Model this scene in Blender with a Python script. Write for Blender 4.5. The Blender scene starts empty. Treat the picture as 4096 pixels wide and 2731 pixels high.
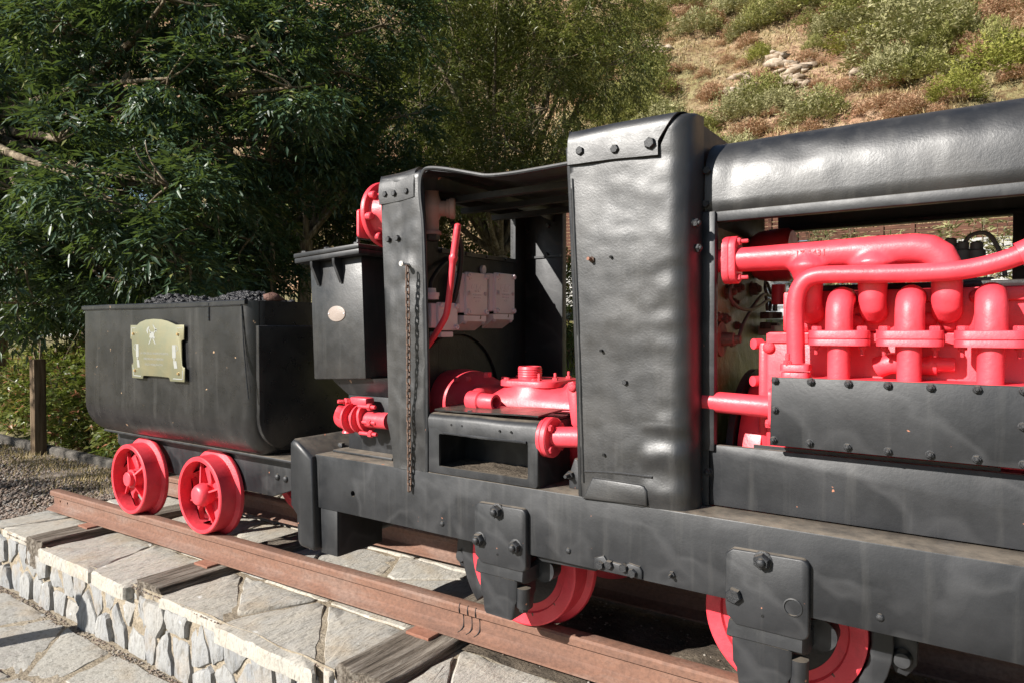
import bpy, bmesh, math, random
import numpy as np
from mathutils import Vector, Matrix, noise
R_ = math.radians
rng = np.random.default_rng(7)
random.seed(7)
SC = bpy.context.scene
COL = SC.collection

# ------------------------------------------------------------------ camera
CAM_H = 1.08                       # camera height above the rail top (z = 0)
YAW, F_PX, CX, CY, HOR = R_(34.7), 2731.0, 2048.0, 1365.5, 1315.0
PITCH = math.atan((CY - HOR) / F_PX)
cam = bpy.data.cameras.new('camera')
cam.sensor_width = 36.0
cam.lens = 36.0 * F_PX / 4096.0
cam.clip_start, cam.clip_end = 0.05, 500.0
cam_o = bpy.data.objects.new('camera', cam)
COL.objects.link(cam_o)
cam_o.location = (0, 0, CAM_H)
cam_o.rotation_euler = (math.pi / 2 - PITCH, 0, YAW)
SC.camera = cam_o
SC.render.resolution_x, SC.render.resolution_y = 1024, 682

# ------------------------------------------------------------------ sky and sun
SUN_DIR = Vector((0.45, 1.0, -0.64)).normalized()      # the way the light travels
W = bpy.data.worlds.new('World'); SC.world = W; W.use_nodes = True
nt = W.node_tree
sky = nt.nodes.new('ShaderNodeTexSky'); sky.sky_type = 'NISHITA'; sky.sun_disc = False
sky.sun_elevation = math.asin(-SUN_DIR.z)
sky.sun_rotation = math.atan2(-SUN_DIR.x, -SUN_DIR.y)
sky.altitude = 600; sky.dust_density = 0.6
bg = nt.nodes['Background']; bg.inputs[1].default_value = 0.053
nt.links.new(sky.outputs[0], bg.inputs[0])
sun = bpy.data.lights.new('sun', 'SUN'); sun.energy = 5.0; sun.angle = R_(0.53); sun.color = (1.0, 0.955, 0.89)
sun_o = bpy.data.objects.new('sun', sun); COL.objects.link(sun_o)
sun_o.rotation_euler = SUN_DIR.to_track_quat('-Z', 'Y').to_euler()
sun_o.location = (-4, -8, 8)
SC.view_settings.view_transform = 'Standard'
SC.view_settings.look = 'None'
SC.view_settings.exposure = 1.0
SC.view_settings.gamma = 1.0

# ------------------------------------------------------------------ pixel -> place helpers
_f = np.array([-math.sin(YAW), math.cos(YAW), 0.0]); _r = np.array([math.cos(YAW), math.sin(YAW), 0.0]); _u = np.array([0, 0, 1.0])
FW = _f * math.cos(PITCH) - _u * math.sin(PITCH); UP = _u * math.cos(PITCH) + _f * math.sin(PITCH); C0 = np.array([0, 0, CAM_H])
ZW = {'a': (0, 1000, 1400/2350), 'b': (0, 1800, 1400/2352), 'c': (1150, 600, 1300/2265), 'd': (1150, 1350, 1300/2265),
      'e': (1400, 1831, 1400/2352), 'g': (2200, 400, 1300/2265), 'h': (2700, 800, 1396/1990), 'i': (2700, 1731, 1396/2189),
      'j': (2300, 0, 1796/2352), 'n': (1650, 1380, 700/1960), 'o': (2780, 880, 500/1307), 'p': (1300, 1500, 400/1568),
      'q': (3700, 700, 396/776), 'r': (1700, 1050, 400/2091), 't': (1400, 640, 500/2178), 'w': (1750, 2100, 700/2195),
      'm': (450, 1200, 400/1568), 's': (0, 0, 1.0), 'D': (0, 0, 4096/2352)}
def ray(k, x, y):
    ox, oy, sc = ZW[k]
    return FW + _r * ((ox + x * sc - CX) / F_PX) - UP * ((oy + y * sc - CY) / F_PX)
def onY(k, x, y, Y): d = ray(k, x, y); return C0 + d * (Y / d[1])
def onX(k, x, y, X): d = ray(k, x, y); return C0 + d * (X / d[0])
def onZ(k, x, y, Z): d = ray(k, x, y); return C0 + d * ((Z - CAM_H) / d[2])
def atD(k, x, y, D): return C0 + ray(k, x, y) * D
def XZ(k, x, y, Y): p = onY(k, x, y, Y); return float(p[0]), float(p[2])

# ------------------------------------------------------------------ mesh building
class MB:
    def __init__(s): s.v = []; s.f = []
    def add(s, V, F):
        o = len(s.v); s.v += [tuple(map(float, p)) for p in V]; s.f += [tuple(i + o for i in f) for f in F]; return s
    def xf(s, fn): s.v = [tuple(fn(p)) for p in s.v]; return s
    def box(s, x0, x1, y0, y1, z0, z1, bev=0.0, seg=2):
        if bev <= 0:
            V = [(x, y, z) for x in (x0, x1) for y in (y0, y1) for z in (z0, z1)]
            return s.add(V, [(0, 1, 3, 2), (4, 6, 7, 5), (0, 4, 5, 1), (2, 3, 7, 6), (0, 2, 6, 4), (1, 5, 7, 3)])
        bm = bmesh.new(); bmesh.ops.create_cube(bm, size=1)
        for v in bm.verts: v.co = Vector(((x0+x1)/2 + v.co.x*(x1-x0), (y0+y1)/2 + v.co.y*(y1-y0), (z0+z1)/2 + v.co.z*(z1-z0)))
        bmesh.ops.bevel(bm, geom=list(bm.edges), offset=bev, segments=seg, profile=0.5, affect='EDGES')
        bm.verts.index_update()
        s.add([v.co for v in bm.verts], [[v.index for v in f.verts] for f in bm.faces]); bm.free(); return s
    def rings(s, rings, cap0=True, cap1=True, closed=True):
        n = len(rings[0]); V = [p for r in rings for p in r]; F = []
        for i in range(len(rings) - 1):
            for j in range(n if closed else n - 1):
                k = (j + 1) % n
                F.append((i*n + j, i*n + k, (i+1)*n + k, (i+1)*n + j))
        if cap0: F.append(tuple(range(n))[::-1])
        if cap1: F.append(tuple((len(rings)-1)*n + j for j in range(n)))
        return s.add(V, F)
    def sweep(s, path, rad, n=14, cap=True):
        P = [Vector(p) for p in path]; rad = rad if isinstance(rad, (list, tuple)) else [rad] * len(P)
        T = [(P[min(i+1, len(P)-1)] - P[max(i-1, 0)]).normalized() for i in range(len(P))]
        a = T[0].orthogonal().normalized(); rings = []
        for i, p in enumerate(P):
            a = (a - T[i] * a.dot(T[i])); a.normalize(); b = T[i].cross(a)
            rings.append([p + (a * math.cos(t) + b * math.sin(t)) * rad[i] for t in [2*math.pi*j/n for j in range(n)]])
        return s.rings(rings, cap, cap)
    def cyl(s, p0, p1, r, r1=None, n=18): return s.sweep([p0, p1], [r, r if r1 is None else r1], n)
    def lathe(s, prof, o, ax, n=24, cap=True):
        o = Vector(o); ax = Vector(ax).normalized(); a = ax.orthogonal().normalized(); b = ax.cross(a)
        rings = [[o + ax*h + (a*math.cos(t) + b*math.sin(t))*r for t in [2*math.pi*j/n for j in range(n)]] for r, h in prof]
        return s.rings(rings, cap, cap)
    def prism(s, poly, fn, d0, d1, bev=0.0):
        """poly in 2-D; fn(u, v, d) -> point; extruded d0 (back) to d1 (front) with an eased front rim"""
        P = [np.array(p, float) for p in poly]; n = len(P)
        area = sum(P[i][0]*P[(i+1) % n][1] - P[(i+1) % n][0]*P[i][1] for i in range(n))
        if area < 0: P = P[::-1]
        def inset(q):
            out = []
            for i in range(n):
                a, b, c = P[i-1], P[i], P[(i+1) % n]
                e1 = (b-a)/(np.linalg.norm(b-a)+1e-9); e2 = (c-b)/(np.linalg.norm(c-b)+1e-9)
                n1 = np.array([-e1[1], e1[0]]); n2 = np.array([-e2[1], e2[0]]); m = n1+n2; m /= (np.linalg.norm(m)+1e-9)
                out.append(b + m*q/max(0.45, m.dot(n1)))
            return out
        sg = 1 if d1 > d0 else -1
        lv = [(P, d0), (P, d1 - sg*bev), (inset(bev*0.4), d1 - sg*bev*0.3), (inset(bev), d1)] if bev > 0 else [(P, d0), (P, d1)]
        return s.rings([[fn(p[0], p[1], d) for p in L] for L, d in lv])
    def grid(s, fn, nu, nv):
        V = [fn(i/nu, j/nv) for i in range(nu+1) for j in range(nv+1)]; m = nv+1
        return s.add(V, [(i*m+j, (i+1)*m+j, (i+1)*m+j+1, i*m+j+1) for i in range(nu) for j in range(nv)])
def fY(u, v, d): return (u, d, v)          # plate lying in XZ, depth along Y
def fX(u, v, d): return (d, u, v)          # plate lying in YZ, depth along X
def fZ(u, v, d): return (u, v, d)
def rrect(x0, x1, z0, z1, r, n=4, skip=()):
    pts = []
    for q, (cx, cz, a) in enumerate(((x1-r, z1-r, 0), (x0+r, z1-r, 90), (x0+r, z0+r, 180), (x1-r, z0+r, 270))):
        if q in skip: pts.append({0: (x1, z1), 1: (x0, z1), 2: (x0, z0), 3: (x1, z0)}[q]); continue
        for i in range(n+1): t = R_(a + 90*i/n); pts.append((cx + r*math.cos(t), cz + r*math.sin(t)))
    return pts
def circ(cx, cz, rx, rz=None, n=24):
    rz = rz or rx
    return [(cx + rx*math.cos(2*math.pi*i/n), cz + rz*math.sin(2*math.pi*i/n)) for i in range(n)]
def smooth_path(pts, n=8):
    """Catmull-Rom through the points"""
    P = [Vector(p) for p in pts]; P = [P[0]*2 - P[1]] + P + [P[-1]*2 - P[-2]]; out = []
    for i in range(1, len(P)-2):
        p0, p1, p2, p3 = P[i-1:i+3]
        for k in range(n):
            t = k/n; out.append(0.5*((2*p1) + (p2-p0)*t + (2*p0-5*p1+4*p2-p3)*t*t + (3*p1-p0-3*p2+p3)*t**3))
    out.append(P[-2]); return out
def nz(p, sc, amp, off=0.0): return noise.noise(Vector((p[0]*sc+off, p[1]*sc+off*0.7, p[2]*sc-off))) * amp

WO = {}
def reg(o, w): WO[o.name] = Vector(w); return o
def meta(o, label=None, cat=None, group=None, kind=None):
    if label: o['label'] = label
    if cat: o['category'] = cat
    if group: o['group'] = group
    if kind: o['kind'] = kind
    return o
def thing(name, label, cat, loc, group=None):
    o = bpy.data.objects.new(name, None); COL.objects.link(o); o.location = loc; o.empty_display_size = 0.1
    return reg(meta(o, label, cat, group), loc)
def mesh_data(name, V, F, mat, ang=38):
    me = bpy.data.meshes.new(name); me.from_pydata([tuple(map(float, v)) for v in V], [], F)
    bm = bmesh.new(); bm.from_mesh(me); bmesh.ops.recalc_face_normals(bm, faces=bm.faces); bm.to_mesh(me); bm.free()
    me.shade_smooth(); me.set_sharp_from_angle(angle=R_(ang))
    if mat: me.materials.append(mat)
    return me
def obj(name, mb, mat, parent=None, label=None, cat=None, group=None, kind=None, ang=38, origin=None):
    V = np.array(mb.v); lo, hi = V.min(0), V.max(0)
    o0 = np.array(origin) if origin is not None else np.array([(lo[0]+hi[0])/2, (lo[1]+hi[1])/2, lo[2] if parent is None else (lo[2]+hi[2])/2])
    me = mesh_data(name, V - o0, mb.f, mat, ang)
    o = bpy.data.objects.new(name, me); COL.objects.link(o)
    if parent is not None: o.parent = parent; o.location = Vector(o0) - WO[parent.name]
    else: o.location = o0
    return reg(meta(o, label, cat, group, kind), o0)
def place(name, me, pos, parent, direction=None, scale=1.0, spin=0.0):
    """a copy of shared mesh data, its +Z turned to `direction`"""
    o = bpy.data.objects.new(name, me); COL.objects.link(o)
    q = Vector(direction if direction is not None else (0, 0, 1)).to_track_quat('Z', 'Y')
    o.rotation_mode = 'QUATERNION'; o.rotation_quaternion = q @ Matrix.Rotation(spin, 4, 'Z').to_quaternion()
    o.scale = (scale,)*3
    if parent is not None: o.parent = parent; o.location = Vector(pos) - WO[parent.name]
    else: o.location = pos
    return reg(o, pos)
def text_mb(body, size, fn, depth=0.0006, align='CENTER', squeeze=1.0, shear=0.0):
    cu = bpy.data.curves.new('lettering', 'FONT'); cu.body = body; cu.size = size; cu.align_x = align; cu.extrude = depth; cu.resolution_u = 3; cu.shear = shear
    o = bpy.data.objects.new('lettering', cu); COL.objects.link(o)
    dg = bpy.context.evaluated_depsgraph_get(); me = bpy.data.meshes.new_from_object(o.evaluated_get(dg))
    m = MB().add([fn(v.co.x*squeeze, v.co.y, v.co.z) for v in me.vertices], [tuple(p.vertices) for p in me.polygons])
    bpy.data.objects.remove(o); bpy.data.curves.remove(cu); bpy.data.meshes.remove(me)
    return m
def remesh(mb, vox, smooth=6):
    me = bpy.data.meshes.new('tmp'); me.from_pydata(mb.v, [], mb.f); o = bpy.data.objects.new('tmp', me); COL.objects.link(o)
    a = o.modifiers.new('r', 'REMESH'); a.mode = 'VOXEL'; a.voxel_size = vox
    b = o.modifiers.new('s', 'SMOOTH'); b.iterations = smooth; b.factor = 0.6
    m2 = bpy.data.meshes.new_from_object(o.evaluated_get(bpy.context.evaluated_depsgraph_get()))
    out = MB().add([v.co for v in m2.vertices], [tuple(p.vertices) for p in m2.polygons])
    bpy.data.objects.remove(o); bpy.data.meshes.remove(me); bpy.data.meshes.remove(m2); return out
def cut(o, cutters):
    """boolean-difference real holes into a part"""
    cs = []
    for mb in cutters:
        me = bpy.data.meshes.new('c'); me.from_pydata(mb.v, [], mb.f)
        bm = bmesh.new(); bm.from_mesh(me); bmesh.ops.recalc_face_normals(bm, faces=bm.faces); bm.to_mesh(me); bm.free()
        c = bpy.data.objects.new('c', me); COL.objects.link(c); c.location = -WO[o.name]; cs.append(c)
    old = (o.parent, o.location.copy()); o.parent = None; o.location = (0, 0, 0)
    for c in cs:
        m = o.modifiers.new('b', 'BOOLEAN'); m.object = c; m.operation = 'DIFFERENCE'; m.solver = 'EXACT'
    bpy.context.view_layer.update()
    me = bpy.data.meshes.new_from_object(o.evaluated_get(bpy.context.evaluated_depsgraph_get()))
    o.modifiers.clear(); o.data = me; o.parent, o.location = old
    for c in cs: bpy.data.objects.remove(c)

# ------------------------------------------------------------------ materials
def new_mat(name):
    m = bpy.data.materials.new(name); m.use_nodes = True; t = m.node_tree
    return m, t, t.nodes, t.links, t.nodes['Principled BSDF']
def nd(t, typ, **kw):
    n = t.nodes.new(typ)
    for k, v in kw.items():
        if k.startswith('i_'): n.inputs[int(k[2:])].default_value = v
        else: setattr(n, k, v)
    return n
def tex(t, scale, detail=4, rough=0.55, stretch=None, coord='Object', seed=None):
    tc = nd(t, 'ShaderNodeTexCoord'); mp = nd(t, 'ShaderNodeMapping')
    if stretch: mp.inputs['Scale'].default_value = stretch
    t.links.new(tc.outputs[coord], mp.inputs[0])
    n = nd(t, 'ShaderNodeTexNoise'); n.inputs['Scale'].default_value = scale; n.inputs['Detail'].default_value = detail; n.inputs['Roughness'].default_value = rough
    if seed is not None: mp.inputs['Location'].default_value = (seed, seed*1.7, -seed)
    t.links.new(mp.outputs[0], n.inputs['Vector']); return n.outputs[0]
def ramp(t, fac, stops):
    r = nd(t, 'ShaderNodeValToRGB'); e = r.color_ramp.elements
    while len(e) < len(stops): e.new(0.5)
    for q, (p, c) in zip(e, stops): q.position = p; q.color = (*c, 1) if len(c) == 3 else c
    t.links.new(fac, r.inputs[0]); return r.outputs[0]
def mix(t, fac, a, b, mode='MIX'):
    m = nd(t, 'ShaderNodeMix', data_type='RGBA', blend_type=mode)
    for s, v in ((0, fac), (6, a), (7, b)):
        if hasattr(v, 'links'): t.links.new(v, m.inputs[s])
        else: m.inputs[s].default_value = v if s == 0 else (*v, 1)
    return m.outputs[2]
def math_(t, op, a, b=0.5, clamp=False):
    m = nd(t, 'ShaderNodeMath', operation=op, use_clamp=clamp)
    for i, v in enumerate((a, b)):
        if hasattr(v, 'links'): t.links.new(v, m.inputs[i])
        else: m.inputs[i].default_value = v
    return m.outputs[0]
def bumps(t, bsdf, layers):
    prev = None
    for h, dist in layers:
        b = nd(t, 'ShaderNodeBump'); b.inputs['Strength'].default_value = 1.0; b.inputs['Distance'].default_value = dist
        t.links.new(h, b.inputs['Height'])
        if prev: t.links.new(prev, b.inputs['Normal'])
        prev = b.outputs[0]
    t.links.new(prev, bsdf.inputs['Normal'])
W3 = [(0, (0, 0, 0)), (1, (1, 1, 1))]

def paint_mat(name, c, c2, rough=0.4, grain=0.0011, grain_sc=95, wav=0.004, wav_sc=9, dust=0.35, chips=None, streak=True, spec=0.5, halo=0.0, grime=0.0):
    m, t, N, L, B = new_mat(name)
    a = tex(t, 5.0, 6, 0.6); col = mix(t, ramp(t, a, [(0.40, (0, 0, 0)), (0.68, (1, 1, 1))]), c, c2)
    if streak:       # run marks of rain and dust down the sheets
        s_ = tex(t, 9.0, 5, 0.6, (2.2, 2.2, 0.16), seed=3.0)
        col = mix(t, math_(t, 'MULTIPLY', ramp(t, s_, [(0.54, (0, 0, 0)), (0.78, (1, 1, 1))]), 0.16), col, (0.17, 0.165, 0.155))
    if dust > 0:     # dust lying on upward faces
        g = nd(t, 'ShaderNodeNewGeometry'); sx = nd(t, 'ShaderNodeSeparateXYZ'); L.new(g.outputs['Normal'], sx.inputs[0])
        up = ramp(t, sx.outputs[2], [(0.80, (0, 0, 0)), (0.97, (1, 1, 1))])
        dn = ramp(t, tex(t, 14, 5, 0.65, seed=5.0), [(0.30, (0.25,)*3), (0.62, (1, 1, 1))])
        col = mix(t, math_(t, 'MULTIPLY', math_(t, 'MULTIPLY', up, dn), dust), col, (0.21, 0.175, 0.135))
    if grime > 0:    # oily stains and dulled patches
        gn = tex(t, 11, 7, 0.7, (1, 1, 0.6), seed=15.0)
        col = mix(t, math_(t, 'MULTIPLY', ramp(t, gn, [(0.52, (0, 0, 0)), (0.72, (1, 1, 1))]), grime), col, (0.30, 0.03, 0.035))
    if halo > 0:     # dried tide marks of dust
        hn = tex(t, 2.3, 3, 0.5, (1, 1, 1.3), seed=12.0)
        col = mix(t, math_(t, 'MULTIPLY', ramp(t, hn, [(0.50, (0, 0, 0)), (0.53, (1, 1, 1)), (0.56, (0.25,)*3), (0.75, (0.1,)*3)]), 0.30*halo), col, (0.20, 0.20, 0.205))
    if chips:
        k = ramp(t, tex(t, 26, 3, 0.5, seed=9.0), [(0.735, (0, 0, 0)), (0.75, (1, 1, 1))])
        col = mix(t, k, col, chips)
    L.new(col, B.inputs['Base Color'])
    rr = math_(t, 'ADD', math_(t, 'MULTIPLY', tex(t, 22, 4, seed=2.0), 0.28), rough - 0.14)
    L.new(rr, B.inputs['Roughness']); B.inputs['Specular IOR Level'].default_value = spec
    bumps(t, B, [(tex(t, wav_sc, 3), wav), (tex(t, grain_sc, 3, 0.6), grain), (tex(t, grain_sc*2.8, 2), grain*0.3)])
    return m
M = {}
M['black'] = paint_mat('black_paint', (0.0085, 0.0095, 0.0115), (0.021, 0.022, 0.0245), 0.48, grain=0.0003, grain_sc=110, halo=0.30, chips=(0.36, 0.15, 0.09), dust=0.85, wav=0.001, spec=0.5)
M['sheet'] = paint_mat('hammered_black_sheet', (0.0085, 0.009, 0.0105), (0.026, 0.025, 0.0245), 0.45, grain=0.00042, grain_sc=150, wav=0.001, wav_sc=12, dust=0.12, spec=0.8)
M['tub'] = paint_mat('glossy_black_tub', (0.0095, 0.0098, 0.0112), (0.024, 0.0235, 0.024), 0.31, grain=0.0003, grain_sc=90, wav=0.002, wav_sc=6, dust=0.4, chips=(0.36, 0.24, 0.15), spec=0.6)
M['dark'] = paint_mat('soot_black', (0.010, 0.010, 0.011), (0.020, 0.019, 0.018), 0.55, dust=0.35, streak=False)
M['red'] = paint_mat('red_paint', (0.70, 0.040, 0.060), (0.76, 0.075, 0.10), 0.42, grain=0.0005, grain_sc=140, wav=0.0015, wav_sc=18, dust=0.0, streak=False, grime=0.35)
M['redworn'] = paint_mat('worn_red_paint', (0.66, 0.034, 0.052), (0.75, 0.075, 0.10), 0.44, grain=0.0007, grain_sc=120, wav=0.002, wav_sc=18, dust=0.0, streak=False, chips=(0.10, 0.05, 0.035), grime=0.55)
M['olive'] = paint_mat('dirty_olive_plate', (0.10, 0.105, 0.035), (0.17, 0.165, 0.06), 0.45, wav=0.004, wav_sc=20, dust=0.3)
M['bouncewhite'] = paint_mat('white_paint_red_bounce', (0.92, 0.80, 0.85), (0.82, 0.71, 0.76), 0.5, grain=0.0012, dust=0.2, streak=False, chips=(0.20, 0.10, 0.06))  # white paint; red bounce light and a lift from shade put into its colour
M['brown'] = paint_mat('brown_primer', (0.36, 0.21, 0.17), (0.46, 0.30, 0.26), 0.6, dust=0.2, streak=False)
M['brasspl'] = paint_mat('worn_oval_plate', (0.26, 0.21, 0.18), (0.32, 0.27, 0.24), 0.45, dust=0, streak=False, wav=0.0005)
M['steel'] = paint_mat('zinc_bolt', (0.55, 0.52, 0.48), (0.65, 0.62, 0.58), 0.35, dust=0, streak=False)

def rust_mat(name, c1, c2, c3, rough=0.75):
    m, t, N, L, B = new_mat(name)
    a = tex(t, 7, 8, 0.65, (0.25, 1, 1)); b = tex(t, 60, 5, 0.6, seed=4.0)
    col = ramp(t, a, [(0.34, c1), (0.50, c2), (0.66, c3)])
    col = mix(t, ramp(t, b, [(0.42, (0, 0, 0)), (0.70, (0.55,)*3)]), col, tuple(x*0.55 for x in c1))
    L.new(col, B.inputs['Base Color']); B.inputs['Roughness'].default_value = rough
    bumps(t, B, [(tex(t, 120, 4, 0.65), 0.0016), (tex(t, 16, 4), 0.002)]); return m
M['rail'] = rust_mat('rusty_rail_steel', (0.140, 0.075, 0.053), (0.195, 0.098, 0.064), (0.215, 0.142, 0.112))
M['railtop'] = rust_mat('worn_rail_head', (0.22, 0.13, 0.10), (0.26, 0.165, 0.13), (0.30, 0.22, 0.19), 0.55)
M['plate'] = rust_mat('rusty_plate', (0.18, 0.072, 0.042), (0.23, 0.095, 0.058), (0.26, 0.125, 0.085))
M['chain'] = rust_mat('rusty_chain_iron', (0.07, 0.045, 0.035), (0.13, 0.075, 0.05), (0.22, 0.15, 0.11), 0.6)

def stone_mat(name, tints, relief=0.005, stretch=(2.4, 0.7, 1.0), speck=True, alt=(0.42, 0.385, 0.325)):
    m, t, N, L, B = new_mat(name)
    oi = nd(t, 'ShaderNodeObjectInfo'); base = ramp(t, oi.outputs['Random'], [(i/(len(tints)-1), c) for i, c in enumerate(tints)])
    tc = nd(t, 'ShaderNodeTexCoord')
    def n3(sc, det, rg, st):
        mp = nd(t, 'ShaderNodeMapping'); mp.inputs['Scale'].default_value = st
        ad = nd(t, 'ShaderNodeVectorMath', operation='ADD'); L.new(tc.outputs['Object'], ad.inputs[0]); L.new(oi.outputs['Random'], ad.inputs[1])
        L.new(ad.outputs[0], mp.inputs[0]); n = nd(t, 'ShaderNodeTexNoise'); n.inputs['Scale'].default_value = sc; n.inputs['Detail'].default_value = det; n.inputs['Roughness'].default_value = rg
        L.new(mp.outputs[0], n.inputs[0]); return n.outputs[0]
    a = n3(7, 10, 0.70, stretch); b = n3(34, 8, 0.68, stretch); c = n3(4, 5, 0.6, (1, 1, 1))
    col = mix(t, ramp(t, a, [(0.36, (0, 0, 0)), (0.66, (1, 1, 1))]), base, alt)
    col = mix(t, math_(t, 'MULTIPLY', ramp(t, b, [(0.32, (1, 1, 1)), (0.50, (0, 0, 0))]), 0.75), col, (0.14, 0.13, 0.11))
    col = mix(t, math_(t, 'MULTIPLY', ramp(t, c, [(0.50, (0, 0, 0)), (0.70, (1, 1, 1))]), 0.45), col, (0.36, 0.27, 0.17))
    if speck: col = mix(t, ramp(t, n3(15, 3, 0.5, (1, 1, 1)), [(0.70, (0, 0, 0)), (0.75, (0.8,)*3)]), col, (0.62, 0.61, 0.58))
    L.new(col, B.inputs['Base Color']); B.inputs['Roughness'].default_value = 0.88; B.inputs['Specular IOR Level'].default_value = 0.25
    bumps(t, B, [(a, relief*2.4), (b, relief*1.1), (n3(95, 5, 0.6, (1, 1, 1)), relief*0.4)]); return m
M['slab'] = stone_mat('platform_slate', [(0.33, 0.315, 0.285), (0.42, 0.395, 0.35), (0.36, 0.355, 0.335), (0.45, 0.41, 0.345)])
M['wallstone'] = stone_mat('wall_slate', [(0.22, 0.228, 0.24), (0.31, 0.31, 0.305), (0.24, 0.25, 0.265), (0.36, 0.335, 0.295)], 0.007, (1.6, 1.6, 0.5), True, (0.35, 0.345, 0.33))
M['flag'] = stone_mat('flag_slate', [(0.30, 0.285, 0.26), (0.37, 0.345, 0.30), (0.29, 0.275, 0.255)], 0.004, (1.2, 1.2, 1.0), True, (0.37, 0.355, 0.32))
def mortar_mat(name, c1, c2, c3):
    m, t, N, L, B = new_mat(name)
    a = tex(t, 5, 8, 0.65); b = tex(t, 90, 6, 0.7, seed=3.0)
    col = ramp(t, a, [(0.34, c1), (0.52, c2), (0.70, c3)]); col = mix(t, ramp(t, b, [(0.30, (0.8,)*3), (0.50, (0, 0, 0))]), col, tuple(x*0.45 for x in c1))
    L.new(col, B.inputs['Base Color']); B.inputs['Roughness'].default_value = 0.95; B.inputs['Specular IOR Level'].default_value = 0.15
    bumps(t, B, [(a, 0.02), (b, 0.006), (tex(t, 30, 6, 0.65, seed=8.0), 0.012)]); return m
M['mortar'] = mortar_mat('sandy_mortar', (0.23, 0.19, 0.14), (0.35, 0.295, 0.22), (0.41, 0.36, 0.29))
M['soil'] = mortar_mat('dark_soil', (0.06, 0.05, 0.04), (0.13, 0.105, 0.08), (0.20, 0.165, 0.125))
M['earth'] = mortar_mat('dry_earth', (0.10, 0.095, 0.045), (0.20, 0.17, 0.09), (0.30, 0.25, 0.15))
M['gravelbase'] = mortar_mat('gravel_bed', (0.12, 0.10, 0.085), (0.24, 0.20, 0.17), (0.32, 0.28, 0.24))
M['concrete'] = mortar_mat('concrete', (0.34, 0.33, 0.31), (0.42, 0.41, 0.39), (0.48, 0.47, 0.45))

M['redrock'] = mortar_mat('red_brown_rock', (0.09, 0.045, 0.035), (0.14, 0.075, 0.06), (0.19, 0.12, 0.10))
M['hillrock'] = mortar_mat('tan_hill_rock', (0.22, 0.16, 0.11), (0.40, 0.32, 0.24), (0.55, 0.48, 0.40))
def wood_mat(name, c1, c2, stretch, relief=0.006):
    m, t, N, L, B = new_mat(name)
    a = tex(t, 16, 8, 0.65, stretch); b = tex(t, 50, 4, 0.6, stretch, seed=2.0)
    col = ramp(t, a, [(0.34, tuple(x*0.35 for x in c1)), (0.47, c1), (0.68, c2)])
    L.new(col, B.inputs['Base Color']); B.inputs['Roughness'].default_value = 0.85; B.inputs['Specular IOR Level'].default_value = 0.2
    bumps(t, B, [(a, relief*2), (b, relief*0.7)]); return m
M['tie'] = wood_mat('weathered_tie', (0.145, 0.12, 0.095), (0.32, 0.285, 0.24), (2.6, 0.16, 2.6), 0.012)
M['post'] = wood_mat('fence_post_wood', (0.11, 0.075, 0.045), (0.19, 0.14, 0.09), (2, 2, 0.15))
M['board'] = wood_mat('brown_stained_slat', (0.085, 0.038, 0.025), (0.125, 0.058, 0.038), (0.15, 2, 2), 0.002)
M['bark'] = wood_mat('grey_bark', (0.15, 0.115, 0.075), (0.31, 0.26, 0.18), (1.5, 1.5, 0.35), 0.01)

def leaf_mat(name, stops, rough=0.42, trans=0.35, spec=0.5):
    m, t, N, L, B = new_mat(name)
    at = nd(t, 'ShaderNodeAttribute', attribute_name='tint'); col = ramp(t, at.outputs['Fac'], stops)
    L.new(col, B.inputs['Base Color']); B.inputs['Roughness'].default_value = rough; B.inputs['Specular IOR Level'].default_value = spec
    tr = nd(t, 'ShaderNodeBsdfTranslucent'); L.new(mix(t, 0.5, col, (0.22, 0.30, 0.03), 'MIX'), tr.inputs[0])
    mx = nd(t, 'ShaderNodeMixShader'); mx.inputs[0].default_value = trans
    L.new(B.outputs[0], mx.inputs[1]); L.new(tr.outputs[0], mx.inputs[2]); L.new(mx.outputs[0], N['Material Output'].inputs[0]); return m
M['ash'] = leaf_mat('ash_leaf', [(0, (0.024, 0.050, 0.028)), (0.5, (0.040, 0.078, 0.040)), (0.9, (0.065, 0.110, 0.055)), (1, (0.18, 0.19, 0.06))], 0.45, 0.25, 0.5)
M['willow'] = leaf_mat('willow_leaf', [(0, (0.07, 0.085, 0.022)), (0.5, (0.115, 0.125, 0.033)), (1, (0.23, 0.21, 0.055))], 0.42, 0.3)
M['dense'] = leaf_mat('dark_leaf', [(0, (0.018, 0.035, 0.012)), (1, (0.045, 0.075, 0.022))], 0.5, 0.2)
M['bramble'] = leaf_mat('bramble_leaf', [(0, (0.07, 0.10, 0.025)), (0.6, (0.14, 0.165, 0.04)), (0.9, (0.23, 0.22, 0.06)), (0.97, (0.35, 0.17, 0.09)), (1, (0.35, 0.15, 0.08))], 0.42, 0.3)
M['broom'] = leaf_mat('broom_green', [(0, (0.16, 0.165, 0.045)), (0.6, (0.26, 0.26, 0.085)), (1, (0.38, 0.35, 0.15))], 0.7, 0.2, 0.2)
M['greygreen'] = leaf_mat('grey_green_leaf', [(0, (0.20, 0.19, 0.085)), (0.6, (0.32, 0.305, 0.15)), (1, (0.44, 0.41, 0.23))], 0.7, 0.2, 0.2)
M['bright'] = leaf_mat('yellow_green_leaf', [(0, (0.15, 0.165, 0.025)), (1, (0.33, 0.32, 0.08))], 0.6, 0.2, 0.2)
M['bracken'] = leaf_mat('dry_bracken', [(0, (0.26, 0.12, 0.07)), (0.5, (0.42, 0.25, 0.15)), (1, (0.54, 0.39, 0.25))], 0.8, 0.15, 0.15)
M['straw'] = leaf_mat('dry_grass', [(0, (0.22, 0.16, 0.075)), (1, (0.46, 0.37, 0.20))], 0.8, 0.15, 0.15)

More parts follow.
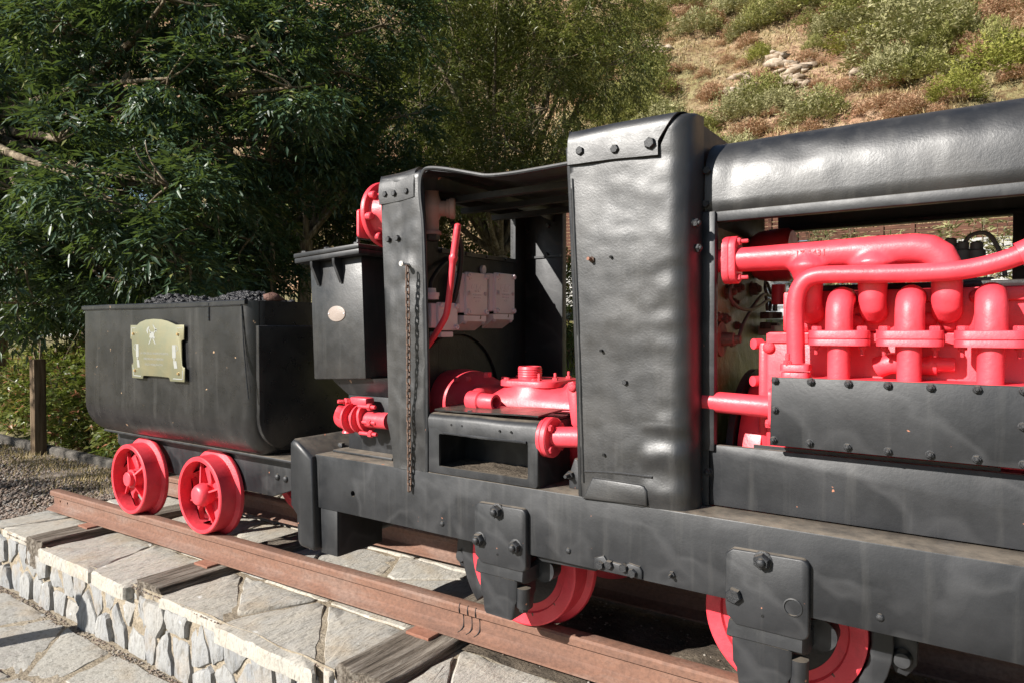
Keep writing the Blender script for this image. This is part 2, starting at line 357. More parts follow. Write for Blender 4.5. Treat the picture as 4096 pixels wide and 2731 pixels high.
def coal_mat():
    m, t, N, L, B = new_mat('coal'); a = tex(t, 40, 6, 0.7)
    L.new(ramp(t, a, [(0.4, (0.018, 0.018, 0.02)), (0.7, (0.07, 0.065, 0.07))]), B.inputs['Base Color'])
    B.inputs['Roughness'].default_value = 0.38; bumps(t, B, [(a, 0.012), (tex(t, 160, 3), 0.003)]); return m
M['coal'] = coal_mat()
def brass_mat():
    m, t, N, L, B = new_mat('pale_brass'); a = tex(t, 7, 4, 0.6); b = tex(t, 60, 4, 0.7, (0.25, 1, 1.6))
    col = ramp(t, a, [(0.38, (0.205, 0.21, 0.14)), (0.62, (0.25, 0.23, 0.14))])
    col = mix(t, ramp(t, b, [(0.66, (0, 0, 0)), (0.74, (0.5,)*3)]), col, (0.36, 0.37, 0.30))
    L.new(col, B.inputs['Base Color']); B.inputs['Metallic'].default_value = 0.35; B.inputs['Roughness'].default_value = 0.42
    bumps(t, B, [(b, 0.0004)]); return m
M['brass'] = brass_mat()
def flat(name, c, rough=0.6, metal=0.0):
    m, t, N, L, B = new_mat(name); a = tex(t, 30, 4); L.new(mix(t, a, tuple(x*0.85 for x in c), tuple(min(1, x*1.12) for x in c)), B.inputs['Base Color'])
    B.inputs['Roughness'].default_value = rough; B.inputs['Metallic'].default_value = metal; return m
M['etch'] = flat('etched_lettering', (0.27, 0.275, 0.255), 0.6)
M['gold'] = flat('brass_screw', (0.62, 0.43, 0.20), 0.3, 0.6)
M['rubber'] = flat('black_rubber', (0.02, 0.02, 0.022), 0.5)
M['hosegrey'] = flat('grey_hose', (0.09, 0.085, 0.08), 0.55)
M['holeshade'] = flat('hole_shade_black', (0.004, 0.004, 0.004), 0.9)  # flat black standing in for the shade inside small uncut holes
M['galv'] = flat('galvanised_rail', (0.52, 0.54, 0.56), 0.4, 0.4)
M['white'] = flat('white_paint', (0.78, 0.78, 0.76), 0.5)

# shared bolt meshes, +Z out of the surface, unit: hexagon across corners radius 1
def hexring(r, z): return [(r*math.cos(math.pi*i/3), r*math.sin(math.pi*i/3), z) for i in range(6)]
def ring(r, z, n=14): return [(r*math.cos(2*math.pi*i/n), r*math.sin(2*math.pi*i/n), z) for i in range(n)]
def bolt_mesh(kind, mat):
    m = MB()
    if kind == 'head': m.rings([hexring(1, -0.3), hexring(1, 0.62), hexring(0.84, 0.80)])
    if kind == 'nut':
        m.rings([ring(1.18, -0.3), ring(1.18, 0.06), ring(1.1, 0.12)]); m.rings([hexring(1, 0.1), hexring(1, 0.82), hexring(0.84, 1.0)])
        m.rings([ring(0.56, 0.9), ring(0.56, 1.25), ring(0.44, 1.45), ring(0.2, 1.55)])
    if kind == 'rivet': m.rings([ring(1, -0.2), ring(1, 0.05), ring(0.88, 0.38), ring(0.55, 0.62), ring(0.2, 0.72)])
    if kind == 'stud': m.rings([hexring(1, -0.3), hexring(1, 0.7), hexring(0.85, 0.85)]); m.rings([ring(0.5, 0.7), ring(0.5, 2.4), ring(0.4, 2.55)])
    return mesh_data('bolt_' + kind, m.v, m.f, mat)
BOLT = {(k, c): bolt_mesh(k, M[c]) for k in ('head', 'nut', 'rivet', 'stud') for c in ('black', 'red', 'bouncewhite', 'gold', 'chain')}
def bolt(parent, pos, r, direction=(0, -1, 0), kind='head', c='black', name='bolt'):
    return place(name, BOLT[(kind, c)], pos, parent, direction, r, random.uniform(0, 1))

# ================================================================== THE SETTING
def struct(name, mb, mat, **kw): return obj(name, mb, mat, kind='structure', **kw)
def ground_z(x, y):
    pts = [(-80, -0.56), (1.80, -0.56), (1.85, -0.30), (3.0, -0.28), (3.6, -0.16), (6.0, 0.0), (9.0, 0.35), (11.0, 0.80), (14.0, 0.85), (15.6, 1.35), (17.5, 2.0), (19, 2.6)]
    for (a, za), (b, zb) in zip(pts, pts[1:]):
        if y <= b: return za + (zb-za)*max(0, (y-a))/(b-a)
    return pts[-1][1]
m = MB()
ys = [-60, -20, -5, 0, 1.0, 1.80, 1.85, 2.4, 3.0, 3.3, 3.6, 4, 4.5, 5, 5.5, 6, 6.5, 7, 8, 9, 10, 11, 12.5, 14, 14.8, 15.6, 17.5, 19]
xs = [-260, -160, -90, -60, -40, -30] + [-24 + i*0.75 for i in range(45)] + [12, 18, 30, 60, 90]
V = [(x, y, ground_z(x, y) + (nz((x, y, 0), 0.9, 0.10) if y > 3.2 else 0)) for x in xs for y in ys]; n_ = len(ys)
m.add(V, [(i*n_+j, (i+1)*n_+j, (i+1)*n_+j+1, i*n_+j+1) for i in range(len(xs)-1) for j in range(n_-1)])
struct('ground', m, M['earth'])

def hill_mat():
    mm, t, N, L, B = new_mat('hillside_scrub')
    a = tex(t, 0.16, 6, 0.6); b = tex(t, 0.9, 7, 0.65, seed=5.0); c = tex(t, 4.0, 6, 0.7, seed=8.0)
    col = ramp(t, b, [(0.32, (0.27, 0.125, 0.07)), (0.43, (0.40, 0.225, 0.14)), (0.56, (0.52, 0.36, 0.235)), (0.72, (0.38, 0.30, 0.15))])
    col = mix(t, ramp(t, a, [(0.44, (0, 0, 0)), (0.60, (0.8,)*3)]), col, (0.25, 0.245, 0.11))
    col = mix(t, ramp(t, c, [(0.38, (0.85,)*3), (0.55, (0, 0, 0))]), col, (0.13, 0.07, 0.04))
    L.new(col, B.inputs['Base Color']); B.inputs['Roughness'].default_value = 0.95; B.inputs['Specular IOR Level'].default_value = 0.1
    bumps(t, B, [(b, 0.5), (c, 0.18)]); return mm
M['hill'] = hill_mat()
def hill_z(x, y):
    d = y - 18.5
    return max(0.0, -28.0-x)*0.85 + 2.45 + 0.80*d + 0.0016*d*d*(d < 40) + nz((x, y, 0), 0.10, 2.2) + nz((x, y, 0), 0.33, 0.9) + nz((x, y, 0), 1.1, 0.35)
m = MB(); hx = [-260, -200, -160, -130, -105, -90] + [-75 + i*0.8 for i in range(150)]; hy = [18.5 + i*0.62 for i in range(50)] + [51, 55, 60, 68, 80]
m.add([(x, y, hill_z(x, y)) for x in hx for y in hy], [(i*len(hy)+j, (i+1)*len(hy)+j, (i+1)*len(hy)+j+1, i*len(hy)+j+1) for i in range(len(hx)-1) for j in range(len(hy)-1)])
struct('hill', m, M['hill'], ang=80)
m = MB().box(-40, 14, 11.2, 13.8, 0.70, 0.90); struct('road', m, M['concrete'])

# ---------------------------------------------------------------- irregular stones
def clip(poly, nx, ny, c):
    out = []
    for i in range(len(poly)):
        p, q = poly[i], poly[(i+1) % len(poly)]; dp, dq = p[0]*nx+p[1]*ny-c, q[0]*nx+q[1]*ny-c
        if dp <= 0: out.append(p)
        if dp*dq < 0: k = dp/(dp-dq); out.append((p[0]+(q[0]-p[0])*k, p[1]+(q[1]-p[1])*k))
    return out
def cells(x0, x1, y0, y1, su, sv, seed, jit=0.42):
    """irregular cells about su by sv in size filling the rectangle"""
    r = random.Random(seed); nu = max(1, round((x1-x0)/su)); nv = max(1, round((y1-y0)/sv)); S = []
    for i in range(nu):
        for j in range(nv):
            S.append((x0+(i+0.5+r.uniform(-jit, jit)+(0.25 if j % 2 else -0.25))*(x1-x0)/nu, y0+(j+0.5+r.uniform(-jit, jit))*(y1-y0)/nv))
    out = []
    for i, a in enumerate(S):
        P = [(x0, y0), (x1, y0), (x1, y1), (x0, y1)]
        for j, b in enumerate(S):
            if i == j: continue
            dx, dy = (b[0]-a[0])/su**2, (b[1]-a[1])/sv**2
            P = clip(P, dx, dy, (dx*(a[0]+b[0])+dy*(a[1]+b[1]))/2)
            if len(P) < 3: break
        if len(P) >= 3: out.append(P)
    return out
def rough_poly(P, gap, r, amp):
    c = np.mean(P, axis=0); A = 0.5*abs(sum(P[i][0]*P[(i+1) % len(P)][1]-P[(i+1) % len(P)][0]*P[i][1] for i in range(len(P))))
    k = max(0.45, 1 - gap/math.sqrt(A)); Q = [c+(np.array(p)-c)*k for p in P]; out = []
    for i in range(len(Q)):
        a, b = Q[i], Q[(i+1) % len(Q)]; L_ = np.linalg.norm(b-a)
        if L_ < 0.012: continue
        n_ = max(2, int(L_/0.07)+1)
        for k2 in range(n_):
            t_ = (k2+0.22)/n_ if k2 == 0 else k2/n_
            out.append(a+(b-a)*t_ + np.array([r.uniform(-amp, amp), r.uniform(-amp, amp)]))
        out.append(a+(b-a)*(1-0.22/n_))
    return out
def stone(P, fn, h, thick, gap, seed, tilt=0.012, rel=0.006, amp=0.006):
    """one split stone: ragged rim, eased edge, uneven face"""
    r = random.Random(seed); Q = rough_poly(P, gap, r, amp)
    if len(Q) < 5: return None
    c = np.mean(Q, axis=0); tx, ty = r.uniform(-tilt, tilt)*4, r.uniform(-tilt, tilt)*4
    def lvl(k, dh, rr): return [fn(*(c+(q-c)*k), h+dh+(q-c)[0]*tx+(q-c)[1]*ty+r.uniform(-rr, rr)) for q in Q]
    rings = [lvl(1.0, -thick, 0), lvl(1.0, -0.012, 0.003), lvl(0.955, -0.002, 0.003), lvl(0.60, rel*0.5, rel*0.5)]
    mb = MB().rings(rings, cap0=False, cap1=False); o = len(mb.v); n_ = len(Q)
    mb.v.append(tuple(map(float, fn(c[0], c[1], h+rel*0.5)))); mb.f += [(o-n_+i, o-n_+(i+1) % n_, o) for i in range(n_)]
    return mb

# raised stone platform: bed, slabs between the sleepers
TIES = [(-4.62, -4.41), (-3.385, -3.175), (-1.925, -1.68), (-0.56, -0.34), (0.85, 1.07)]
PLAT_Z = -0.168; EDGE = 1.655
platform = obj('platform', MB().box(-5.28, 2.2, EDGE+0.022, 3.42, -0.40, PLAT_Z-0.007), M['mortar'], kind='structure')
bays = [(-5.27, -4.635), (-4.395, -3.40), (-3.16, -1.94), (-1.665, -0.575), (-0.325, 0.84)]
si = 0
for (a, b) in bays:
    for (y0, y1, su, sv) in ((EDGE-0.022, 2.06, 0.30, 0.29), (2.06, 2.72, 0.36, 0.30), (2.72, 3.40, 0.34, 0.32)):
        if a > -1.7 and y0 > 2.0: continue
        for P in cells(a, b, y0, y1, su, sv, int(a*100)+int(y0*10)+900):
            si += 1; rr = random.Random(si)
            if y0 < 1.7: k_ = rr.uniform(-0.030, 0.030); P = [(x, y+(k_+nz((x, 0, 0), 14, 0.02) if y < EDGE+0.02 else 0)) for x, y in P]
            s_ = stone(P, fZ, PLAT_Z+rr.uniform(-0.002, 0.010), rr.uniform(0.038, 0.085), 0.018, si, 0.006, 0.003)
            if s_: obj('slab', s_, M['slab'], platform)
soil = obj('soil', MB().grid(lambda u, v: (-1.66+u*3.8, 2.05+v*1.3, PLAT_Z+0.004+nz((u*3.8, v*1.3, 0), 6, 0.012)), 60, 22), M['soil'], kind='structure')

# retaining wall under the platform edge
wall = thing('retaining_wall', 'low retaining wall of upright grey slate stones set in sandy mortar below the rails', 'wall', (-3.5, EDGE, -0.5))
obj('mortar_core', MB().grid(lambda u, v: (-6.6+u*7.6, EDGE+0.030-0.012*math.sin(v*2)+nz((u*7.6, 0, v*0.4), 9, 0.012), -0.56+v*0.395), 150, 10), M['mortar'], wall)
for P in cells(-6.4, 0.6, -0.53, -0.195, 0.155, 0.215, 4242, 0.36):
    si += 1; rr = random.Random(si)
    s_ = stone(P, lambda u, v, d: (u, EDGE+0.030-d, v), rr.uniform(0.010, 0.040), 0.06, 0.018, si, 0.018, 0.006, 0.009)
    if s_: obj('stone', s_, M['wallstone'], wall)

# flagged pavement at the foot of the wall
pave = obj('pavement', MB().grid(lambda u, v: (-9+u*9.5, -1.2+v*2.87, -0.505+nz((u*9.5, v*2.87, 0), 3, 0.006)), 90, 30), M['mortar'], kind='structure')
for P in cells(-6.5, -0.6, 0.35, 1.625, 0.43, 0.33, 77, 0.42):
    si += 1; rr = random.Random(si)
    s_ = stone(P, fZ, -0.499+rr.uniform(-0.003, 0.006), 0.03, 0.026, si, 0.003, 0.002, 0.010)
    if s_: obj('flagstone', s_, M['flag'], pave)

# gravel beyond the end of the track
struct('gravel_bed', MB().grid(lambda u, v: (-15+u*9.73, 0.6+v*2.37, -0.178+nz((u*9.7, v*2.4, 0), 2.2, 0.03)), 60, 20), M['gravelbase'])
def pebbles(name, n, fn, s0, s1, seed, mat, label):
    r = np.random.default_rng(seed); O = np.array([(1, 0, 0), (-1, 0, 0), (0, 1, 0), (0, -1, 0), (0, 0, 1), (0, 0, -1)], float)
    T = np.array([(0, 2, 4), (2, 1, 4), (1, 3, 4), (3, 0, 4), (2, 0, 5), (1, 2, 5), (3, 1, 5), (0, 3, 5)])
    P = np.array([fn(r) for _ in range(n)]); S = r.uniform(s0, s1, (n, 1, 1))*np.array([1, 1, 0.62])*r.uniform(0.6, 1.3, (n, 6, 3))
    a = r.uniform(0, 6.28, n); ca, sa = np.cos(a), np.sin(a); L = O[None]*S
    X = L[..., 0]*ca[:, None]-L[..., 1]*sa[:, None]; Y = L[..., 0]*sa[:, None]+L[..., 1]*ca[:, None]
    V = np.stack([X, Y, L[..., 2]], -1)+P[:, None, :]; F = (T[None]+6*np.arange(n)[:, None, None]).reshape(-1, 3)
    fast_mesh(name, V.reshape(-1, 3), F, mat, np.repeat(r.random(n), 6), label=label, kind='stuff')
def fast_mesh(name, V, F, mat, tint=None, parent=None, smooth=False, origin=None, make=True, **kw):
    V = np.asarray(V, np.float32); F = np.asarray(F, np.int32); o0 = np.zeros(3) if origin is None else np.array(origin, float)
    me = bpy.data.meshes.new(name); k = F.shape[1]; V2 = (V-o0).astype(np.float32)
    me.vertices.add(len(V)); me.vertices.foreach_set('co', V2.ravel()); me.loops.add(F.size); me.loops.foreach_set('vertex_index', F.ravel())
    me.polygons.add(len(F)); me.polygons.foreach_set('loop_start', np.arange(0, F.size, k, dtype=np.int32)); me.update(calc_edges=True)
    if tint is not None:
        at = me.attributes.new('tint', 'FLOAT', 'POINT'); at.data.foreach_set('value', np.asarray(tint, np.float32))
    me.materials.append(mat)
    if smooth: me.shade_smooth()
    if not make: return me
    o = bpy.data.objects.new(name, me); COL.objects.link(o)
    if parent is not None: o.parent = parent; o.location = Vector(o0)-WO[parent.name]
    else: o.location = o0
    return reg(meta(o, **kw), o0)
def pebble_mat():
    mm, t, N, L, B = new_mat('gravel_stone'); at = nd(t, 'ShaderNodeAttribute', attribute_name='tint')
    L.new(ramp(t, at.outputs['Fac'], [(0, (0.10, 0.07, 0.05)), (0.3, (0.18, 0.13, 0.10)), (0.6, (0.23, 0.18, 0.145)), (0.85, (0.15, 0.135, 0.12)), (1, (0.32, 0.29, 0.25))]), B.inputs['Base Color'])
    B.inputs['Roughness'].default_value = 0.85; return mm
M['pebble'] = pebble_mat()
pebbles('gravel', 15000, lambda r: (lambda x: (x, r.uniform(1.3, 2.95), -0.168+nz((x, 1, 0), 2.2, 0.01)))(-5.28-9*r.random()**1.6), 0.009, 0.021, 3, M['pebble'], 'loose brown and grey gravel beside the timber post')
def mess(r):
    q = r.random()
    if q < 0.5: return (r.uniform(-5, -1.7), EDGE+0.01+r.random()**2*0.3, PLAT_Z-0.010)
    if q < 0.8: return (r.uniform(-5.5, -1.2), EDGE-0.01-abs(r.normal(0, 0.04)), -0.502)
    return (r.uniform(-1.6, 1.0), r.uniform(2.1, 3.0), PLAT_Z+0.006)
pebbles('mortar_crumbs', 5200, mess, 0.003, 0.008, 5, M['pebble'], 'crumbs of mortar and grit along the platform edge')
M['kerb'] = mortar_mat('weathered_kerb', (0.07, 0.063, 0.055), (0.11, 0.10, 0.088), (0.14, 0.13, 0.115))
kerb = obj('kerb', MB().rings([[(x, 2.95+nz((x, 0, 0), 1.5, 0.01)+a, -0.20+b+nz((x, 3, 0), 2, 0.008)) for a, b in ((0, 0), (0, 0.085), (0.02, 0.105), (0.06, 0.108), (0.085, 0.09), (0.085, 0))] for x in np.linspace(-15, -5.3, 60)]), M['kerb'],
           label='weathered grey kerb between the gravel and the brambles', cat='kerb')
px, py = -7.76, 2.90
obj('timber_post', MB().box(px-0.054, px+0.054, py-0.054, py+0.054, -0.25, 0.78, 0.008), M['post'], label='square brown timber post standing at the gravel edge in front of brambles', cat='post')

# bollard outside the picture whose shadow falls on the wall
tip = onY('b', 545, 985, EDGE); t_ = 1.15; bp = Vector(tip) - SUN_DIR/SUN_DIR.y*t_
bol = thing('bollard', 'round-topped dark iron bollard on the flagged pavement', 'bollard', (bp.x, bp.y, -0.5))
obj('shaft', MB().lathe([(0.10, 0), (0.10, 0.05), (0.062, 0.07), (0.062, bp.z+0.5-0.10)], (bp.x, bp.y, -0.5), (0, 0, 1)), M['black'], bol)
obj('cap', MB().lathe([(0.055, -0.15), (0.072, -0.12), (0.074, -0.07), (0.06, -0.03), (0.03, -0.006), (0.008, 0)], (bp.x, bp.y, bp.z), (0, 0, 1)), M['black'], bol)

# ---------------------------------------------------------------- track
def rail_y(x): return 2.019 + 0.0237*(x+5.13)
RP = [(-.055, -.125), (.055, -.125), (.055, -.117), (.018, -.104), (.008, -.095), (.008, -.044), (.014, -.038), (.031, -.033), (.032, -.010), (.026, -.002), (.016, 0),
      (-.016, 0), (-.026, -.002), (-.032, -.010), (-.031, -.033), (-.014, -.038), (-.008, -.044), (-.008, -.095), (-.018, -.104), (-.055, -.117)]
def make_rail(label, dy, hole):
    xs_ = [-5.15 + i*0.35 for i in range(25)]
    m_ = MB().rings([[(x, rail_y(x)+dy+p, q) for p, q in RP] for x in xs_])
    o = obj('rail', m_, M['rail'], label=label, cat='rail', group='rails of the track', ang=30)
    if hole: cut(o, [MB().cyl((x, 1.8, z), (x, 2.3, z), 0.0085) for x, z in ((-5.06, -.068), (-4.96, -.068))])
    return o
make_rail('rusty near steel rail running along the platform edge under the outer wheels', 0.0, True)
make_rail('rusty far steel rail hidden mostly behind the wagon and locomotive', 0.664, False)
for i, (a, b) in enumerate(TIES):
    lab = ['dark cracked timber sleeper nearest the drilled rail end', 'timber sleeper with pale sawn end below the wheels of the coal tub', 'deeply grained weathered sleeper beside the locomotive buffer end',
           'timber sleeper on bare soil under the locomotive engine', 'timber sleeper under the far end of the locomotive'][i]
    r = random.Random(i+5); y0 = [1.655, 1.675, 1.665, 1.70, 1.70][i]; x0, x1 = a, b; ya, yb = y0, 3.10
    t = thing('sleeper', lab, 'sleeper', ((a+b)/2, 2.38, -0.25), 'timber sleepers under the rails')
    prof = rrect(x0, x1, -0.30, -0.135, 0.012, 2)
    m_ = MB(); ring_y = np.concatenate([np.linspace(ya, ya+0.05, 4), np.linspace(ya+0.1, yb, 24)])
    nn = 8
    def edge_pts(P, k=5):
        o_ = []
        for q in range(len(P)):
            p0, p1 = np.array(P[q]), np.array(P[(q+1) % len(P)]); n2 = k if np.linalg.norm(p1-p0) > 0.05 else 1
            o_ += [p0+(p1-p0)*w/n2 for w in range(n2)]
        return o_
    EP = edge_pts(prof, 8)
    rings = []
    for y in ring_y:
        sag = 0.014*nz((y*3, i, 0), 1, 1.0)
        rings.append([(p[0]+nz((p[0]*60, y*2.5, i), 1, 0.007)+nz((y*4, i+9, 0), 1, 0.009), y+(nz((p[0]*50, p[1]*20, i), 1, 0.028) if y < ya+0.06 else 0), p[1]+nz((p[0]*70, y*2.0, i+3), 1, 0.009)+sag*0.3) for p in EP])
    m_.rings(rings); obj('beam', m_, M['tie'], t, ang=50)
    for dy in (0, 0.664):
        yc = rail_y((a+b)/2)+dy
        obj('tie_plate', MB().box(x0+0.035, x0+0.155, yc-0.115, yc+0.115, -0.140, -0.124, 0.002), M['plate'], t)
# white drip on the rail and black paint runs
rl = bpy.data.objects['rail']
for k, (x, y) in enumerate(((715, 985), (765, 1000), (825, 1010))):
    p = [onY('e', x+(15, 20, 12)[k], y+dy, rail_y(-1.8)-0.0325-(0.0 if dy < 55 else -0.022)) for dy in (0, 30, 60)]
    x0 = p[0][0]; yr = rail_y(x0)
    path = [(x0-.004, yr-.022, .0006), (x0, yr-.0325, -.012), (x0+.002, yr-.032, -.032), (x0+.003, yr-.010, -.046), (x0+.004, yr-.0092, -.085), (x0+.001, yr-.020, -.103), (x0-.006, yr-.035, -.110)]
    obj('paint_run', MB().sweep(smooth_path(path, 4), 0.0022, 6), M['black'], rl)

# brown slatted fence and guard rail up the bank
fence = thing('slatted_fence', 'brown horizontal slat fence with upright posts on the bank behind the engine', 'fence', (-2, 16.1, 1.9))
FY, FZ0, FZ1 = 16.1, 2.84, 4.44
for k in range(17):
    z = FZ0+k*0.094; obj('slat', MB().box(-12, 6, FY, FY+0.03, z, z+0.078), M['board'], fence)
for k in range(33):
    x = -11.9+k*0.56; obj('post', MB().box(x, x+0.07, FY-0.045, FY-0.002, FZ0-0.02, FZ1+0.03), M['board'], fence)
obj('low_wall', MB().box(-14, 8, FY-0.25, FY+0.25, 1.2, FZ0-0.022), M['concrete'], label='pale concrete footing wall below the brown slatted fence', cat='wall')
gr = thing('guard_rail', 'galvanised roadside guard rail beyond the engine bay', 'guard rail', (-4, 10.9, 0.8))
obj('beam', MB().rings([[(x, 10.9+a, 1.22+b) for a, b in ((0, 0), (-.04, .05), (0, .10), (0, .16), (-.04, .21), (0, .26), (.02, .26), (.02, 0))] for x in (-26, 8)]), M['galv'], gr)
for k in range(16): obj('post', MB().box(-25+k*2.1, -24.93+k*2.1, 10.92, 11.0, 0.6, 1.45), M['galv'], gr)

# ================================================================== COAL TUB
tub = thing('mine_tub', 'black steel mine tub heaped with coal, brass memorial plaque and red wheels', 'mine wagon', (-3.75, 2.37, 0.0))
TX0, TX1, TYc = -4.595, -2.865, 2.375
def tub_prof(w, top, bot, rr, n=7):
    """U profile from near rim down and round to far rim"""
    y0, y1 = TYc-w, TYc+w; P = [(y0, top), (y0, top-0.02), (y0, (top+bot+rr)/2), (y0+0.002, bot+rr+0.04)]
    for i in range(n+1): a = R_(90*i/n); P.append((y0+rr*0.85*(1-math.cos(a)), bot+rr*(1-math.sin(a))))
    return P + [(2*TYc-y, z) for y, z in P[::-1]]
def tub_ring(x, ins):
    o_ = tub_prof(0.425-ins, 1.215, 0.445+ins*0.6, 0.20); i_ = tub_prof(0.413-ins, 1.215, 0.457+ins*0.6, 0.19)
    return [(x+nz((x, p[0], p[1]), 3, 0.002), p[0]+nz((x, p[0], p[1]), 2.2, 0.006), p[1]) for p in o_ + i_[::-1]]
rings = []
R0 = 0.075
for x in np.linspace(0, R0, 7)[1:]: rings.append(tub_ring(TX0+x-0.0, R0-math.sqrt(max(0, R0**2-(R0-x)**2))))
rings = [tub_ring(TX0, R0*0.9)] + rings
for x in np.linspace(TX0+0.12, TX1-0.12, 18): rings.append(tub_ring(x, 0))
for x in np.linspace(R0, 0, 7): rings.append(tub_ring(TX1-x, R0-math.sqrt(max(0, R0**2-(R0-x)**2))))
body = obj('body', MB().rings(rings, False, False), M['tub'], tub, ang=50)
for X, nm in ((TX0+0.004, 0), (TX1-0.016, 1)):
    obj('end_wall', MB().prism([(y, z) for y, z in tub_prof(0.425-R0*0.75, 1.215, 0.475, 0.19)], fX, X, X+0.013), M['tub'], tub)
obj('end_stiffener', MB().prism(tub_prof(0.385, 1.095, 0.49, 0.17), fX, TX1-0.005, TX1+0.017, 0.004), M['tub'], tub)
# rolled rim and weld beads
yb = TYc-0.425
obj('rim', MB().rings([[(x, yb-0.004+a+nz((x, 1, 2), 2, 0.003), 1.196+b+nz((x, 5, 2), 1.5, 0.004)) for a, b in ((0, 0), (0, 0.018), (0.004, 0.023), (0.014, 0.023), (0.018, 0.018), (0.018, 0))] for x in np.linspace(TX0+0.03, TX1-0.03, 30)]), M['tub'], tub)
def weld(parent, pts, r, mat):
    P = smooth_path(pts, 26); rad = [r*(0.75+0.5*abs(noise.noise(Vector((i*0.9, r*100, 1))))) for i in range(len(P))]
    return obj('weld_bead', MB().sweep(P, rad, 6), mat, parent)
weld(tub, [onY('a', 1622, 372, yb-0.001), onY('a', 1640, 700, yb-0.001), onY('a', 1668, 1000, yb-0.001)], 0.0035, M['tub'])
weld(tub, [onY('a', 1402, 358, yb-0.002), onY('a', 1402, 475, yb-0.002)], 0.006, M['tub'])
weld(tub, [(TX0+0.05, yb-0.002, 1.192), (-3.7, yb-0.003, 1.191), (TX1-0.06, yb-0.002, 1.192)], 0.0035, M['tub'])

# brass plaque
PY = yb-0.018
def mp(x, y, Y=PY): return XZ('m', x, y, Y)
outl = [(285, 395), (385, 395), (430, 350), (520, 312), (640, 298), (760, 305), (860, 330), (940, 365), (990, 390), (1120, 392), (1117, 622), (1090, 630), (1080, 650), (1085, 900), (1092, 1030), (1110, 1052),
        (1130, 1056), (1130, 1282), (903, 1268), (890, 1215), (870, 1208), (700, 1190), (500, 1180), (480, 1185), (475, 1228), (312, 1212), (303, 1005), (325, 1000), (328, 960), (310, 800), (303, 620), (280, 605)]
plaque = obj('plaque', MB().prism([mp(*p) for p in outl], fY, PY+0.004, PY-0.001, 0.0012), M['brass'], tub, label='pale brass memorial plaque with arched top engraved to dead miners')
def etch(polys, name='engraving'):
    m_ = MB()
    for P in polys: m_.prism([mp(x, y, PY-0.0012) for x, y in P], fY, PY-0.0008, PY-0.0019)
    obj(name, m_, M['etch'], plaque)
def bar(x0, y0, x1, y1, w):
    dx, dy = x1-x0, y1-y0; L_ = math.hypot(dx, dy); a, b = -dy/L_*w/2, dx/L_*w/2
    return [(x0+a, y0+b), (x1+a, y1+b), (x1-a, y1-b), (x0-a, y0-b)]
etch([bar(570, 690, 610, 595, 14), bar(672, 690, 630, 595, 14), bar(570, 455, 600, 520, 14), bar(690, 450, 650, 520, 16)], 'tool_handles')
etch([[(575, 412), (582, 430), (556, 470), (562, 525), (552, 532), (532, 480), (545, 440)]], 'axe_head')
etch([[(625, 375), (655, 410), (690, 480), (700, 500), (680, 490), (650, 440)]], 'pick_head')
etch([[(585, 560), (585, 525), (600, 505), (625, 498), (648, 510), (655, 540), (652, 565), (668, 590), (660, 606), (620, 602), (582, 590), (578, 575)]], 'helmet')
for (lx, dy, fl) in ((388, 0, -1), (962, 18, 1)):
    s_ = 1 if fl < 0 else 1.35
    X = lambda u: lx+u*s_
    etch([[(X(-20), 685+dy), (X(20), 685+dy), (X(24), 850+dy), (X(22), 890+dy), (X(-16), 890+dy), (X(-18), 850+dy)]], 'lamp_body')
    etch([[(X(-6), 895+dy), (X(10), 895+dy), (X(12), 925+dy), (X(-4), 925+dy)], [(X(-8), 930+dy), (X(30), 935+dy), (X(42), 1050+dy), (X(6), 1052+dy)]], 'lamp_base')
    arc = [(X(fl*18+fl*30*math.sin(R_(a))), 735+dy-48*math.cos(R_(a))) for a in range(0, 181, 30)]
    etch([bar(*arc[i], *arc[i+1], 6) for i in range(len(arc)-1)], 'lamp_handle')
etch([bar(302, 438, 362, 440, 9), bar(302, 438, 302, 568, 9), bar(328, 1050, 330, 1175, 9), bar(330, 1175, 450, 1188, 13), bar(1098, 1100, 1098, 1240, 9), bar(950, 1228, 1098, 1240, 14), bar(1010, 438, 1098, 442, 9)], 'corner_lines')
for body_, (xa, xb, yt, yb2) in (('LA VIDA DE LOS MINEROS MUERTOS', (443, 878, 806, 862)), ('PERDURA EN LA MEMORIA', (495, 806, 893, 948)), ('DE LOS MINEROS VIVOS', (512, 792, 982, 1034))):
    x0, z1 = mp(xa, yt); x1, z0 = mp(xb, yb2)
    tm = text_mb(body_, 1.0, lambda u, v, d: (u, v, d), 0.0, 'LEFT'); A = np.array(tm.v); lo, hi = A.min(0), A.max(0); h_ = (z1-z0)*0.80
    tm.xf(lambda p: (x0+(p[0]-lo[0])/(hi[0]-lo[0])*(x1-x0), PY-0.0016, z0+(z1-z0)*0.1+(p[1]-lo[1])/(hi[1]-lo[1])*h_))
    obj('lettering', tm, M['etch'], plaque)
for x, y in ((335, 528), (1030, 537), (360, 1098), (1040, 1150)):
    p = onY('m', x, y, PY); obj('screw', MB().lathe([(0.0075, 0.016), (0.0075, -0.007), (0.006, -0.009), (0.002, -0.0092)], p, (0, 1, 0), 12), M['gold'], plaque)

